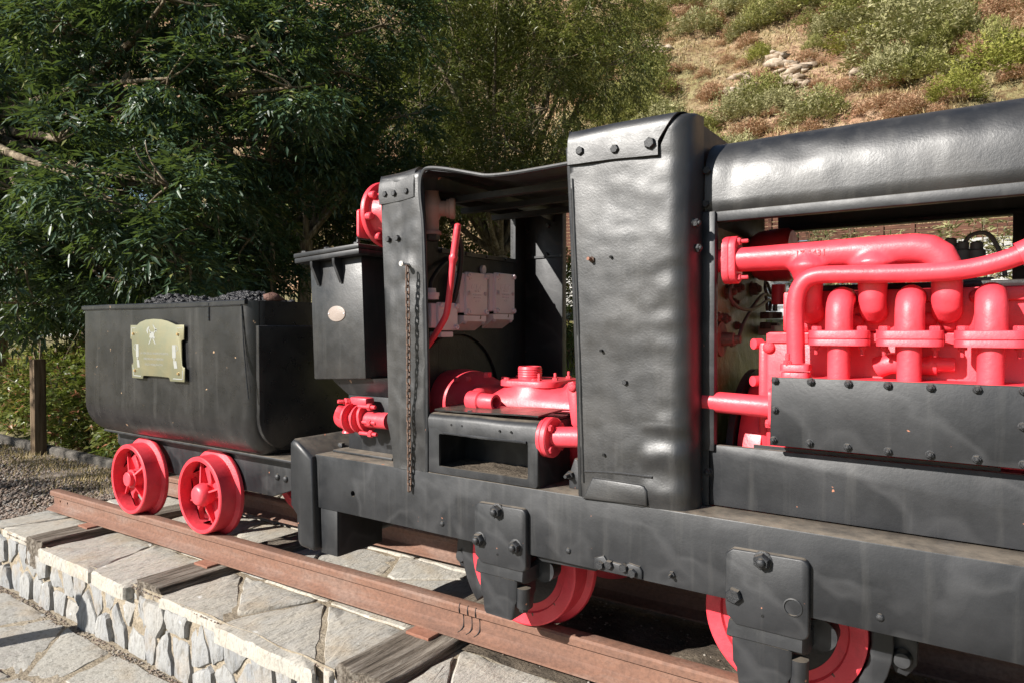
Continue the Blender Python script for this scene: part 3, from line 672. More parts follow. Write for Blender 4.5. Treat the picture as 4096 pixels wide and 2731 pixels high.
# chassis
chas = [(-4.535, 0.442), (-4.535, 0.36), (-4.47, 0.325), (-4.40, 0.24), (-2.95, 0.235), (-2.76, 0.298), (-2.47, 0.30), (-2.47, 0.442)]
for y0, d in ((2.135, 0.022), (2.595, 0.022)):
    sb = obj('side_frame', MB().prism(chas, fY, y0+d, y0, 0.004), M['black'], tub)
    if y0 < 2.3:
        for x, y in ((1865, 178), (1920, 192), (1980, 190)): bolt(sb, onY('b', x, y, y0-0.001), 0.017, kind='rivet')
obj('top_angle', MB().box(-4.54, -2.47, 2.055, 2.68, 0.442, 0.456, 0.004), M['black'], tub)
for x in (-4.45, -2.52): obj('cross_member', MB().box(x-0.03, x+0.03, 2.157, 2.595, 0.30, 0.44, 0.005), M['black'], tub)
obj('coupling', MB().box(-2.50, -2.42, 2.30, 2.46, 0.30, 0.40, 0.01).cyl((-2.42, 2.38, 0.35), (-2.30, 2.38, 0.35), 0.025), M['black'], tub)

def tub_wheel(cx, cy, r, rot, dome, flip=1):
    w = obj('wheel', MB().lathe([(r-0.022, 0.0), (r-0.005, -0.001), (r, 0.004), (r+0.002, 0.086), (r+0.028, 0.096), (r+0.031, 0.104), (r+0.028, 0.116), (r-0.02, 0.118), (r-0.022, 0.10), (r-0.025, 0.05), (r-0.022, 0.0)],
                                 (cx, cy, r), (0, flip, 0), 72, False), M['redworn'], tub)
    for k in range(4):
        a0 = rot+k*90; pts = []
        for s_ in (1, -1):
            seq = [(0.045, 40), (0.070, 36), (0.095, 27), (0.125, 22), (0.150, 25), (0.168, 33), (r-0.021, 41)]
            if s_ < 0: seq = seq[::-1]
            for rr, da in seq: a = R_(a0+s_*da); pts.append((cx+rr*math.cos(a), r+rr*math.sin(a)))
        obj('spoke', MB().prism(pts, fY, cy+flip*0.088, cy+flip*0.060, 0.005), M['redworn'], w)
        a = R_(a0); ca, sa = math.cos(a), math.sin(a); nx, nz_ = -sa*0.0045, ca*0.0045
        tri = [(0.045, 0.012), (0.055, 0.018), (r-0.024, 0.050), (r-0.024, 0.064), (0.045, 0.064)]
        obj('rib', MB().rings([[(cx+q*ca+s2*nx, cy+flip*dd, r+q*sa+s2*nz_) for q, dd in tri] for s2 in (-1, 1)]), M['redworn'], w)
    prof = [(0.055, 0.09), (0.056, 0.05), (0.052, 0.034), (0.062, 0.030), (0.062, 0.018), (0.055, -0.004), (0.044, -0.016), (0.034, -0.019), (0.006, -0.020)] if dome else \
           [(0.055, 0.09), (0.056, 0.05), (0.048, 0.038), (0.048, 0.026), (0.054, 0.024), (0.054, 0.016), (0.042, 0.014), (0.042, -0.006), (0.038, -0.010), (0.006, -0.011)]
    obj('hub', MB().lathe(prof, (cx, cy, r), (0, flip, 0), 28), M['redworn'], w)
    return w
for k, x in enumerate((-4.108, -3.402)):
    tub_wheel(x, rail_y(x)-0.052, 0.203, (38, 20)[k], k == 1)
    tub_wheel(x, rail_y(x)+0.664+0.052, 0.203, 10, k == 0, -1)
    obj('axle', MB().cyl((x, rail_y(x)+0.02, 0.203), (x, rail_y(x)+0.64, 0.203), 0.028), M['black'], tub)

# coal heaped in the tub
def heap(x, y):
    g = lambda cx, w, h: h*math.exp(-(((x-cx)/w)**2+((y-2.13)/0.17)**2))
    return 1.180 + g(-3.86, 0.13, 0.082) + g(-3.60, 0.13, 0.062) + g(-3.22, 0.14, 0.066) + g(-3.05, 0.12, 0.05) + 0.01*math.exp(-((y-2.4)/0.25)**2)
def chunks(n, fn, s0, s1, seed, shard=(1, 1, 1)):
    r = np.random.default_rng(seed); V = []; F = []
    ico = bmesh.new(); bmesh.ops.create_icosphere(ico, subdivisions=1, radius=1); iv = np.array([v.co for v in ico.verts]); fi = np.array([[v.index for v in f.verts] for f in ico.faces]); ico.free()
    for k in range(n):
        s_ = r.uniform(s0, s1)*(0.6+r.random()); q = iv*r.uniform(0.6, 1.25, (len(iv), 1))*np.array([1, r.uniform(.6, 1), r.uniform(.5, .9)])*s_*np.array(shard)
        a = r.uniform(0, 6.28); q = np.stack([q[:, 0]*math.cos(a)-q[:, 1]*math.sin(a), q[:, 0]*math.sin(a)+q[:, 1]*math.cos(a), q[:, 2]], 1)
        V.append(q+np.array(fn(r))); F.append(fi+len(iv)*k)
    return np.concatenate(V), np.concatenate(F)
def in_tub(r):
    x, y = r.uniform(TX0+0.07, TX1-0.07), r.uniform(1.99, 2.75); return (x, y, heap(x, y)+0.006)
V1, F1 = chunks(5200, in_tub, 0.005, 0.017, 11)
G = MB().grid(lambda u, v: (TX0+0.03+u*(TX1-TX0-0.06), 1.97+v*0.80, heap(TX0+u*1.73, 1.97+v*0.8)+nz((u*1.7, v*.8, 0), 22, 0.016)), 60, 28)
gf = np.array(G.f); gt = np.concatenate([gf[:, [0, 1, 2]], gf[:, [0, 2, 3]]])
fast_mesh('coal', np.concatenate([V1, np.array(G.v)]), np.concatenate([F1, gt+len(V1)]), M['coal'], label='heap of broken black coal filling the mine tub', kind='stuff')
V2, F2 = chunks(1, lambda r: (0, 0, 0), 0.042, 0.042, 8); p = onY('a', 1830, 316, 2.12); V2[:, 2] *= 0.75
fast_mesh('rock', V2+p, F2, M['redrock'], label='reddish brown stone lying on the coal at the tub end', cat='rock')

# ================================================================== LOCOMOTIVE
loco = thing('mine_locomotive', 'black and red diesel mine locomotive with open engine bay and dented open cab', 'locomotive', (-0.9, 2.38, 0.0))
FYf, FYb = 1.88, 2.88
ZT, ZB = 0.555, 0.333
frame = obj('side_frame', MB().box(-2.31, 0.9, FYf, 2.008, ZB, ZT, 0.004), M['black'], loco)
cut(frame, [MB().cyl((-2.079, 1.8, 0.42), (-2.079, 1.95, 0.42), 0.012, n=20)])
frame.data.set_sharp_from_angle(angle=R_(30))
obj('side_frame', MB().box(-2.31, 0.9, 2.752, FYb, ZB, ZT, 0.004), M['black'], loco)
obj('deck', MB().box(-2.30, 0.9, 2.009, 2.751, 0.525, 0.552), M['black'], loco)
for x in (-2.22, -1.05, -0.75, 0.5): obj('cross_stay', MB().box(x-0.03, x+0.03, 2.009, 2.751, 0.34, 0.524), M['dark'], loco)
for k, x, y in (('e', 620, 440), ('e', 1467, 622), ('i', 1285, 1155)): bolt(frame, onY(k, x, y, FYf), 0.010, kind='rivet', name='rivet')
nut_e = onY('e', 2165, 780, FYf); bolt(frame, nut_e, 0.010, kind='stud')

# buffer beam across the end
bp_ = [(-2.44, 0.600), (-2.443, 0.46), (-2.437, 0.325), (-2.397, 0.288), (-2.388, 0.170), (-2.375, 0.157), (-2.295, 0.152), (-2.285, 0.17), (-2.306, 0.548), (-2.40, 0.605), (-2.425, 0.612)]
def buf_ring(y, k): c = (-2.36, 0.38); return [(c[0]+(p[0]-c[0])*k+nz((p[0], y, p[1]), 8, 0.003), y, c[1]+(p[1]-c[1])*k) for p in bp_]
buf = obj('buffer_beam', MB().rings([buf_ring(1.853, 0.90), buf_ring(1.857, 0.965), buf_ring(1.868, 1.0)] + [buf_ring(y, 1) for y in np.linspace(1.92, 2.84, 8)] + [buf_ring(2.895, 1), buf_ring(2.905, 0.95)]), M['black'], loco, ang=50)
obj('step_bracket', MB().box(-2.283, -2.182, 1.888, 1.894, 0.143, ZB-0.001, 0.002).box(-2.187, -2.180, 1.894, 2.14, 0.143, ZB-0.001).box(-2.283, -2.276, 1.894, 2.10, 0.143, ZB-0.001), M['black'], loco)

# axlebox plates, castings, wheels, brakes
def loco_wheel(cx, cy, flip):
    r = 0.226
    w = obj('wheel', MB().lathe([(0.150, 0.016), (0.176, 0.014), (0.181, 0.004), (r-0.006, 0.0), (r, 0.004), (r+0.002, 0.084), (r+0.024, 0.094), (r+0.028, 0.104), (r+0.024, 0.118), (0.15, 0.12)], (cx, cy, r), (0, flip, 0), 72, False), M['redworn'], loco)
    obj('wheel_disc', MB().lathe([(0.151, 0.018), (0.145, 0.045), (0.07, 0.05), (0.06, -0.01), (0.01, -0.012)], (cx, cy, r), (0, flip, 0), 40), M['dark'], w)
    return w
for ci, (cx, k) in enumerate(((-1.340, 'e'), (-0.470, 'i'))):
    yw = rail_y(cx)-0.052
    wx = (-1.384, -0.480)[ci]; loco_wheel(wx, yw, 1); loco_wheel(wx, yw+0.664+0.104, -1)
    obj('axle', MB().cyl((wx, yw+0.05, 0.226), (wx, yw+0.72, 0.226), 0.04), M['dark'], loco)
    x0, x1 = cx-0.108, cx+0.107
    P = rrect(x0, x1, 0.276, 0.487, 0.022, 4, (1,)); P = [p for p in P if p != (x0, 0.487)] + []
    P = [(x1-0.022, 0.487)] + [(x0+0.02, 0.484), (x0, 0.468), (x0, 0.330), (x0+0.004, 0.30), (x0+0.03, 0.277)] + [(x1-0.022+0.022*math.cos(R_(a)), 0.298+0.022*math.sin(R_(a))) for a in range(270, 361, 22)] + [(x1-0.02+0.02*math.cos(R_(a)), 0.467+0.02*math.sin(R_(a))) for a in range(0, 90, 22)]
    pl = obj('axlebox_plate', MB().prism(P, fY, FYf+0.01, 1.860, 0.005), M['black'], loco)
    for q, (bx, bz) in enumerate(((-0.008, 0.466), (-0.083, 0.358), (0.068, 0.359))):
        if ci == 1 and q == 2:
            obj('socket', MB().lathe([(0.024, 0.0), (0.024, -0.002), (0.021, -0.003), (0.019, 0.006), (0.010, 0.007), (0.009, 0.02)], (cx+bx, 1.859, bz), (0, 1, 0), 20, False), M['black'], pl)
        else: bolt(pl, (cx+bx, 1.860, bz), 0.0215, kind='nut' if (ci, q) != (1, 1) else 'head')
    obj('hole_shade_disc', MB().cyl((cx-0.008, 1.862, 0.318), (cx-0.008, 1.8585, 0.318), 0.004, n=10), M['holeshade'], pl)  # proud black disc painted as a hole's shade, nothing is cut
    # casting hanging below the plate
    cst = MB()
    cst.rings([[(cx+a, y_, z) for a, y_ in ((-0.10-g, 1.868-g), (0.09, 1.868-g), (0.102, 1.885), (0.102, 2.0), (-0.10-g, 2.0))] for z, g in ((0.284, 0), (0.268, 0.002), (0.260, 0.003), (0.243, 0.004), (0.236, -0.004))])
    cst.rings([[(cx+a*s_, y_, z) for a, y_ in ((-0.092, 1.874), (-0.084, 1.868), (0.055, 1.866), (0.064, 1.872), (0.064, 1.99), (-0.092, 1.99))] for z, s_ in ((0.240, 1), (0.17, 0.97), (0.155, 0.86), (0.112, 0.80), (0.104, 0.72))])
    cst.lathe([(0.024, 0.215), (0.024, 0.150), (0.021, 0.146)], (cx+0.078, 1.892, 0), (0, 0, 1), 16)
    obj('axlebox_casting', cst, M['black'], loco, ang=45)
    bolt(loco, (cx+0.078, 1.892, 0.147), 0.017, (0, 0, -1), 'head')
    obj('spring_eye', MB().lathe([(0.042, 0), (0.042, 0.05), (0.03, 0.052)], (cx+0.118, 1.95, 0.265), (0, 1, 0), 20), M['black'], loco)
    # brake shoe hugging the rim and its hanger
    sgn = -1 if ci == 0 else 1
    arc = [(wx+sgn*(0.232+q)*math.cos(R_(a)), 0.226+(0.232+q)*math.sin(R_(a))) for q, seq in ((0, range(-42, 31, 8)), (0.055, range(30, -43, -8))) for a in seq]
    obj('brake_shoe', MB().prism(arc, fY, yw+0.10, yw+0.012, 0.004), M['black'], loco)
    hx = wx+sgn*0.305
    hg = obj('brake_hanger', MB().prism([(hx-0.028, 0.335), (hx+0.028, 0.335), (hx+0.022, 0.27), (hx+0.036, 0.23), (hx+0.034, 0.17), (hx+0.01, 0.135), (hx-0.018, 0.14), (hx-0.036, 0.18), (hx-0.034, 0.23), (hx-0.02, 0.27)], fY, yw+0.07, yw+0.045, 0.004), M['black'], loco)
    obj('pin', MB().lathe([(0.026, 0.05), (0.026, 0.030), (0.020, 0.022), (0.004, 0.021)], (hx, yw, 0.185), (0, 1, 0), 18), M['black'], hg)
    bolt(hg, (hx-0.012, yw+0.045, 0.322), 0.013, kind='rivet')
obj('spring_leaf', MB().prism([(-1.215, 0.338), (-0.99, 0.330), (-1.0, 0.318), (-1.20, 0.310), (-1.22, 0.322)], fY, 1.98, 1.905, 0.003), M['black'], loco)
bk = obj('bolted_bracket', MB().prism([(-0.988, 0.372), (-0.955, 0.385), (-0.945, 0.372), (-0.885, 0.368), (-0.872, 0.378), (-0.836, 0.374), (-0.828, 0.363), (-0.828, 0.337), (-0.988, 0.337)], fY, FYf+0.005, FYf-0.008, 0.003), M['black'], loco)
for x, z in ((-0.965, 0.355), (-0.935, 0.362), (-0.886, 0.362), (-0.857, 0.352)): bolt(bk, (x, FYf-0.008, z), 0.014)
# drive chain between the axles
dch = MB()
for k in range(30):
    x = -1.10+k*0.022; z = 0.315-0.02*math.sin(k/29*math.pi); dch.cyl((x, 2.16, z), (x, 2.20, z), 0.013, n=10); dch.box(x-0.016, x+0.016, 2.155, 2.16, z-0.008, z+0.008)
obj('drive_chain', dch, M['chain'], loco)

# ---------------------------------------------------------------- cab: near post, rear wall, far post, roof
def lerp_tab(tab, z):
    for (z0, v0), (z1, v1) in zip(tab, tab[1:]):
        if z <= z1: return v0+(v1-v0)*max(0, z-z0)/(z1-z0)
    return tab[-1][1]
def sheet_post(name, ltab, rtab, z0, z1, yb_, parent, rows=70, cols=16, round_r=0.012, top_r=0.02, amp=0.010, lip=True, seed=0.0):
    rings = []
    for i in range(rows+1):
        z = z0+(z1-z0)*i/rows; xl, xr = lerp_tab(ltab, z), lerp_tab(rtab, z)
        back = 0.0 if z1-z > top_r else top_r-math.sqrt(max(0.0, top_r**2-(top_r-(z1-z))**2))
        R = [(xl, yb_, z), (xl, FYf+round_r, z)]
        for j in range(cols+1):
            u = j/cols; x = xl+round_r*0.5+(xr-xl-round_r)*u; p = (x, FYf, z)
            e = min(1, 6*u, 6*(1-u))
            y = FYf+back+e*(nz(p, 4, amp*0.8, seed)-abs(nz(p, 9, amp*0.7, seed))-abs(nz(p, 20, amp*0.3, seed+2))+nz(p, 34, amp*0.10, seed))
            if not lip: pass
            R.append((x, y, z))
        R += [(xr, FYf+round_r, z), (xr, yb_, z)]
        rings.append(R)
    return obj(name, MB().rings(rings), M['sheet'], parent, ang=60)
LT = [(0.556, -1.858), (0.66, -1.872), (0.73, -1.893), (0.78, -1.884), (1.0, -1.892), (1.665, -1.925)]
RT = [(0.556, -1.682), (1.0, -1.686), (1.45, -1.700), (1.665, -1.712)]
post = sheet_post('cab_post', LT, RT, 0.553, 1.668, 1.899, loco, amp=0.012, seed=2.0)
obj('cap_strap', MB().rings([[(x, FYf-0.006+b+nz((x, 0, z), 9, 0.006), z+w) for (x, w) in [(-1.918, 0), (-1.89, 0.001), (-1.84, 0.003), (-1.79, 0.006), (-1.755, 0.009), (-1.738, 0.012)]] + [(x, FYf+0.002+b, z+w) for (x, w) in [(-1.738, 0.012), (-1.755, 0.009), (-1.79, 0.006), (-1.84, 0.003), (-1.89, 0.001), (-1.918, 0)]]
                              for z, b in ((1.555, 0), (1.60, -0.001), (1.63, 0.002), (1.652, 0.008), (1.668, 0.024), (1.672, 0.06))]), M['sheet'], post, ang=50)
for x, y in ((618, 600), (772, 585), (985, 545)): bolt(post, onY('t', x, y, FYf-0.006), 0.0115)
for x, y in ((672, 1385), (828, 1365)): bolt(post, onY('t', x, y, FYf-0.001), 0.0115)
obj('edge_roll', MB().sweep(smooth_path([(-1.684, FYf+0.004, 0.556), (-1.683, FYf+0.004, 0.9), (-1.690, FYf+0.004, 1.2), (-1.700, FYf+0.004, 1.45), (-1.712, FYf+0.002, 1.56), (-1.712, FYf+0.002, 1.62), (-1.700, FYf+0.002, 1.652), (-1.675, FYf+0.002, 1.664),
     (-1.592, FYf, 1.650), (-1.462, FYf, 1.616), (-1.40, FYf, 1.602), (-1.30, FYf, 1.597), (-1.18, FYf, 1.598), (-1.07, FYf, 1.600)], 6), 0.0075, 8), M['black'], loco)
RE = [(-1.715, 1.60), (-1.712, 1.64), (-1.700, 1.655), (-1.675, 1.667), (-1.592, 1.653), (-1.53, 1.638), (-1.462, 1.619), (-1.40, 1.605), (-1.30, 1.600), (-1.18, 1.601), (-1.04, 1.603)]
roof = MB().rings([[(x, y, z+0.03*math.sin((y-FYf)/(FYb-FYf)*math.pi)+nz((x, y, 0), 5, 0.008)) for x, z in RE] + [(x, y, z-0.010+0.03*math.sin((y-FYf)/(FYb-FYf)*math.pi)+nz((x, y, 0), 5, 0.008)) for x, z in RE[::-1]] for y in np.linspace(FYf+0.002, FYb, 24)])
obj('roof', roof, M['black'], loco, ang=50)
for y in (2.08, 2.30, 2.52): obj('roof_rib', MB().box(-1.86, -1.06, y, y+0.03, 1.575, 1.598), M['dark'], loco)
obj('roof_end', MB().box(-1.915, -1.70, 1.95, FYb, 1.655, 1.672), M['black'], loco)
rw = obj('rear_wall', MB().box(-1.905, -1.885, 1.937, 2.18, 0.553, 1.655).box(-1.905, -1.885, 2.181, 2.738, 0.553, 1.412).box(-1.905, -1.885, 2.739, 2.838, 0.553, 1.655).box(-1.905, -1.885, 2.181, 2.738, 1.618, 1.655), M['dark'], loco)
obj('window_frame', MB().box(-1.884, -1.872, 2.19, 2.75, 1.398, 1.416).box(-1.884, -1.872, 2.732, 2.750, 1.4165, 1.62), M['black'], rw)
for y in (2.35, 2.50, 2.65): bolt(rw, (-1.871, y, 1.407), 0.007, (1, 0, 0), 'rivet')
fp = obj('far_post', MB().box(-1.90, -1.672, 2.84, FYb, 0.553, 1.66, 0.004), M['black'], loco)
for x, z in ((-1.87, 1.56), (-1.75, 1.58), (-1.86, 1.44), (-1.76, 1.44)): bolt(fp, (x, 2.839, z), 0.012)
obj('seam', MB().box(-1.895, -1.675, 2.832, 2.839, 1.425, 1.435), M['black'], fp)
obj('wall_arc', MB().sweep([(-1.878, 2.30+0.30*math.cos(R_(a)), 0.76+0.30*math.sin(R_(a))) for a in range(0, 181, 9)], 0.006, 6), M['dark'], rw)

# switch boxes on the rear wall
def wall_box(ya, yb_, za, zb, lettered):
    X0, X1 = -1.884, -1.815
    b = obj('switch_box', MB().box(X0, X1-0.012, ya-0.03, yb_-0.012, za+0.01, zb-0.004, 0.008), M['bouncewhite'], loco)
    obj('cover', MB().prism(rrect(ya, yb_, za, zb, 0.007, 3), fX, X1-0.013, X1, 0.004), M['bouncewhite'], b)
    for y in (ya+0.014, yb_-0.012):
        for z in (za+0.014, zb-0.013): obj('boss', MB().lathe([(0.0115, -0.004), (0.0115, 0.008), (0.009, 0.010), (0.006, 0.010), (0.005, 0.004)], (X1, y, z), (1, 0, 0), 14), M['bouncewhite'], b)
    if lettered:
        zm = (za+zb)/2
        for y in (ya+0.018, yb_-0.018): bolt(b, (X1, y, zm+0.002), 0.010, (1, 0, 0), 'rivet', 'bouncewhite', 'dowel')
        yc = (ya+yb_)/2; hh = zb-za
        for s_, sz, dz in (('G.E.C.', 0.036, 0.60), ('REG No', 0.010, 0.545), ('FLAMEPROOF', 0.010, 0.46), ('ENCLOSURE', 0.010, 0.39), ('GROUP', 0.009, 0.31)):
            obj('lettering', text_mb(s_, sz, lambda u, v, d: (X1+0.0004+d, yc+u, za+hh*dz+v), 0.0012, shear=0.3 if sz > 0.02 else 0), M['bouncewhite'], b)
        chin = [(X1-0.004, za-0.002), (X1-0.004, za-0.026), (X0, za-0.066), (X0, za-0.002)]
        obj('chin', MB().rings([[(x, y, z) for x, z in chin] for y in (ya-0.012, yb_-0.006)]), M['bouncewhite'], b)
        for y in (ya+0.004, yb_-0.018): bolt(b, (X1-0.012, y, za-0.032), 0.010, (0.5, 0, -0.85), 'rivet', 'bouncewhite', 'screw')
        obj('lug', MB().prism(circ(ya-0.012, zb+0.014, 0.015, 0.02, 14), fX, X0, X0+0.014), M['bouncewhite'], b)
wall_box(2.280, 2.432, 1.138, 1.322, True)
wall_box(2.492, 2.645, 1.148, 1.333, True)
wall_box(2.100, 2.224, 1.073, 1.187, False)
obj('gland', MB().lathe([(0.034, 0.0), (0.034, 0.012), (0.036, 0.013), (0.036, 0.027), (0.024, 0.028), (0.022, 0.045)], (-1.845, 2.085, 1.198), (0, 0, 1), 20), M['bouncewhite'], loco)
obj('gland_plate', MB().box(-1.884, -1.82, 2.12, 2.20, 1.045, 1.068, 0.004), M['bouncewhite'], loco)
obj('cable', MB().sweep(smooth_path([(-1.845, 2.085, 1.24), (-1.85, 2.10, 1.28), (-1.86, 2.17, 1.34), (-1.872, 2.25, 1.38)], 6), 0.009, 10), M['rubber'], loco)
obj('cable', MB().sweep(smooth_path([(-1.74, 2.10, 1.50), (-1.76, 2.18, 1.40), (-1.80, 2.20, 1.25), (-1.86, 2.21, 1.12)], 6), 0.011, 10), M['rubber'], loco)

# brown air valve by the post
vx = XZ('t', 1430, 850, 2.02)[0]; vz = 1.546
valve = obj('air_valve', MB().lathe([(0.027, -0.085), (0.027, -0.045), (0.034, -0.03), (0.042, 0.0), (0.040, 0.02), (0.030, 0.045), (0.026, 0.06), (0.026, 0.085)], (vx, 2.02, vz), (0, 0, 1), 24).lathe([(0.030, 0.0), (0.030, 0.055), (0.036, 0.056), (0.036, 0.068)], (vx, 2.02, vz+0.002), (0.8, 0.6, 0.0), 22), M['brown'], loco, ang=45)
obj('flange', MB().lathe([(0.034, 0.078), (0.036, 0.080), (0.036, 0.088), (0.030, 0.089)], (vx, 2.02, vz), (0, 0, 1), 22), M['brown'], valve)
obj('flange', MB().lathe([(0.037, -0.100), (0.037, -0.090), (0.034, -0.086)], (vx, 2.02, vz), (0, 0, 1), 22), M['brown'], valve)
bolt(valve, (vx, 2.02, vz+0.088), 0.024, (0, 0, 1)); bolt(valve, (vx, 2.02, vz-0.10), 0.030, (0, 0, -1))
obj('gauge_ring', MB().lathe([(0.038, 0.068), (0.041, 0.070), (0.041, 0.086), (0.037, 0.090), (0.030, 0.090)], (vx, 2.02, vz+0.002), (0.8, 0.6, 0), 24), M['brown'], valve)
obj('valve_pipe', MB().cyl((-1.745, 1.925, 1.25), (-1.765, 1.925, 1.62), 0.006, n=10), M['black'], loco)
# red brake lever
lv = [onY('c', x, y, 1.98) for x, y in ((1190, 512), (1183, 560), (1165, 690), (1158, 745), (1150, 800), (1140, 900), (1122, 1060), (1105, 1150), (1070, 1220), (1000, 1330), (940, 1410))]
obj('brake_lever', MB().sweep(smooth_path(lv, 4), [0.004] + [0.0125]*3 + [0.0135]*5 + [0.0135]*3 + [0.017, 0.0165, 0.0155, 0.013] + [0.0125]*25, 12), M['red'], loco)

# headlamp back behind the post
HX, HY, HZ = -1.995, 1.985, 1.537
lamp = obj('headlamp_flange', MB().lathe([(0.06, 0.09), (0.085, 0.08), (0.098, 0.03), (0.104, 0.012), (0.128, 0.012), (0.131, 0.008), (0.131, -0.006), (0.126, -0.010), (0.02, -0.012)], (HX, HY, HZ), (1, 0, 0), 48), M['redworn'], loco)
for k in range(8):
    a = R_(k*45+10); obj('lug', MB().lathe([(0.015, 0.008), (0.015, 0.034), (0.011, 0.038)], (HX, HY+0.113*math.cos(a), HZ+0.113*math.sin(a)), (1, 0, 0), 14), M['redworn'], lamp)
obj('hinge_plate', MB().prism(rrect(HY-0.128, HY-0.06, HZ-0.10, HZ+0.01, 0.012), fX, HX-0.03, HX-0.018, 0.002), M['redworn'], lamp)

# ---------------------------------------------------------------- gearbox in the cab
g = MB()
g.lathe([(0.02, -0.20), (0.11, -0.19), (0.13, -0.13), (0.140, -0.05), (0.132, 0.03), (0.10, 0.12), (0.06, 0.16)], (-1.76, 2.25, 0.775), (1, 0, 0), 28)
g.box(-1.72, -1.05, 2.115, 2.56, 0.57, 0.850, 0.07, 3)
g.lathe([(0.16, 0.0), (0.14, 0.06), (0.125, 0.115)], (-1.44, 2.27, 0.76), (0, 0, 1), 28)
g.lathe([(0.13, -0.25), (0.15, 0), (0.13, 0.3)], (-1.25, 2.30, 0.725), (1, 0, 0), 28)
g.sweep([(-1.66, 2.20, 0.80), (-1.60, 2.08, 0.815), (-1.53, 2.01, 0.815)], [0.06, 0.045, 0.034], 18)
g.lathe([(0.034, 0), (0.026, 0.05)], (-1.235, 2.19, 0.835), (0, -0.3, 1), 18)
gear = obj('gearbox', remesh(g, 0.010, 16), M['red'], loco, ang=180)
cp = obj('top_cover', MB().prism(rrect(-1.58, -1.32, 2.15, 2.42, 0.07, 6), fZ, 0.86, 0.884, 0.006), M['red'], gear)
nk = MB().lathe([(0.046, 0.0)] + [(0.046+(0.0016 if i % 2 else 0), 0.008+i*0.0045) for i in range(9)] + [(0.044, 0.050), (0.036, 0.050), (0.034, 0.012)], (-1.465, 2.24, 0.884), (0, 0, 1), 30, False)
obj('filler_neck', nk, M['redworn'], gear)
for x, y in ((-1.555, 2.19), (-1.52, 2.16), (-1.385, 2.18), (-1.35, 2.24), (-1.36, 2.36), (-1.40, 2.17), (-1.56, 2.30)): bolt(gear, (x, y, 0.884), 0.011, (0, 0, 1), 'stud' if x > -1.4 else 'head', 'red')
for p in (('n', 495, 385), ('n', 630, 375)): q = onY(*p, 2.14); bolt(gear, q, 0.011, (0.2, -1, 0.1), 'head', 'red')
bolt(gear, (-1.62, 2.17, 0.895), 0.018, (0, 0, 1), 'head', 'red')
obj('shaft_boss', MB().lathe([(0.036, 0), (0.036, 0.055), (0.030, 0.06), (0.030, 0.125), (0.028, 0.128), (0.020, 0.128), (0.019, 0.06)], (-1.575, 2.005, 0.815), (1, -0.12, 0), 26, True), M['redworn'], gear, ang=45)
obj('fork_lever', MB().prism([(-1.155, 0.90), (-1.135, 0.905), (-1.118, 0.89), (-1.112, 0.76), (-1.125, 0.745), (-1.14, 0.76), (-1.158, 0.87)], fY, 2.02, 1.995, 0.004), M['red'], loco)
bolt(loco, (-1.135, 1.995, 0.885), 0.016, (0, -1, 0), 'rivet', 'red', 'pin')

# step box with hollow front
st = obj('step_box', MB().prism([(-1.672, ZT+0.002), (-1.205, ZT+0.002), (-1.197, ZT+0.012), (-1.197, 0.735), (-1.672, 0.735)], fY, FYf+0.008, FYf-0.003, 0.003), M['black'], loco)
cut(st, [MB().prism(rrect(-1.622, -1.236, 0.584, 0.702, 0.006, 3), fY, FYf+0.05, FYf-0.05)])
obj('box_top', MB().rings([[(x, y+nz((x, y, z), 7, 0.004), z+nz((x, y, 0), 6, 0.003)) for y, z in ((FYf-0.004, 0.706), (FYf-0.006, 0.752), (FYf+0.004, 0.768), (FYf+0.022, 0.775), (2.09, 0.778), (2.09, 0.770), (FYf+0.024, 0.767), (FYf+0.008, 0.752), (FYf+0.008, 0.706))] for x in np.linspace(-1.672, -1.203, 14)]), M['black'], st, ang=50)
weld(st, [(-1.60, FYf-0.006, 0.707), (-1.42, FYf-0.006, 0.705), (-1.24, FYf-0.006, 0.706)], 0.005, M['black'])
obj('box_side', MB().box(-1.209, -1.199, FYf+0.009, 2.09, ZT, 0.766).box(-1.672, -1.662, FYf+0.009, 2.09, ZT, 0.766).box(-1.661, -1.210, 2.078, 2.088, ZT, 0.766), M['black'], st)
obj('dirty_floor', MB().grid(lambda u, v: (-1.66+u*0.45, FYf+0.01+v*0.19, 0.576+nz((u*2, v, 0), 7, 0.006)), 20, 10), M['soil'], st)
for x in ((1145, 605), (1220, 613), (1480, 648), (1560, 656)): p = onY('d', *x, FYf-0.005); obj('hole_shade_disc', MB().cyl((p[0], FYf-0.009, p[2]), (p[0], FYf+0.002, p[2]), 0.0038, n=10), M['holeshade'], st)  # black discs in place of shaded holes
tp = obj('tread_plate', MB().rings([[(x, y, 0.786+0.004*math.sin(x*9)+dz) for y, dz in ((FYf+0.012, 0), (FYf+0.012, 0.005), (2.05, 0.012), (2.10, 0.006), (2.10, 0.001), (2.05, 0.006))] for x in np.linspace(-1.655, -1.205, 10)]), M['tub'], st)
bolt(st, onY('d', 1272, 520, FYf+0.03), 0.010, (0, 0, 1))
obj('footplate', MB().box(-1.46, -1.07, 2.101, 2.16, 0.770, 0.782, 0.002), M['black'], loco)

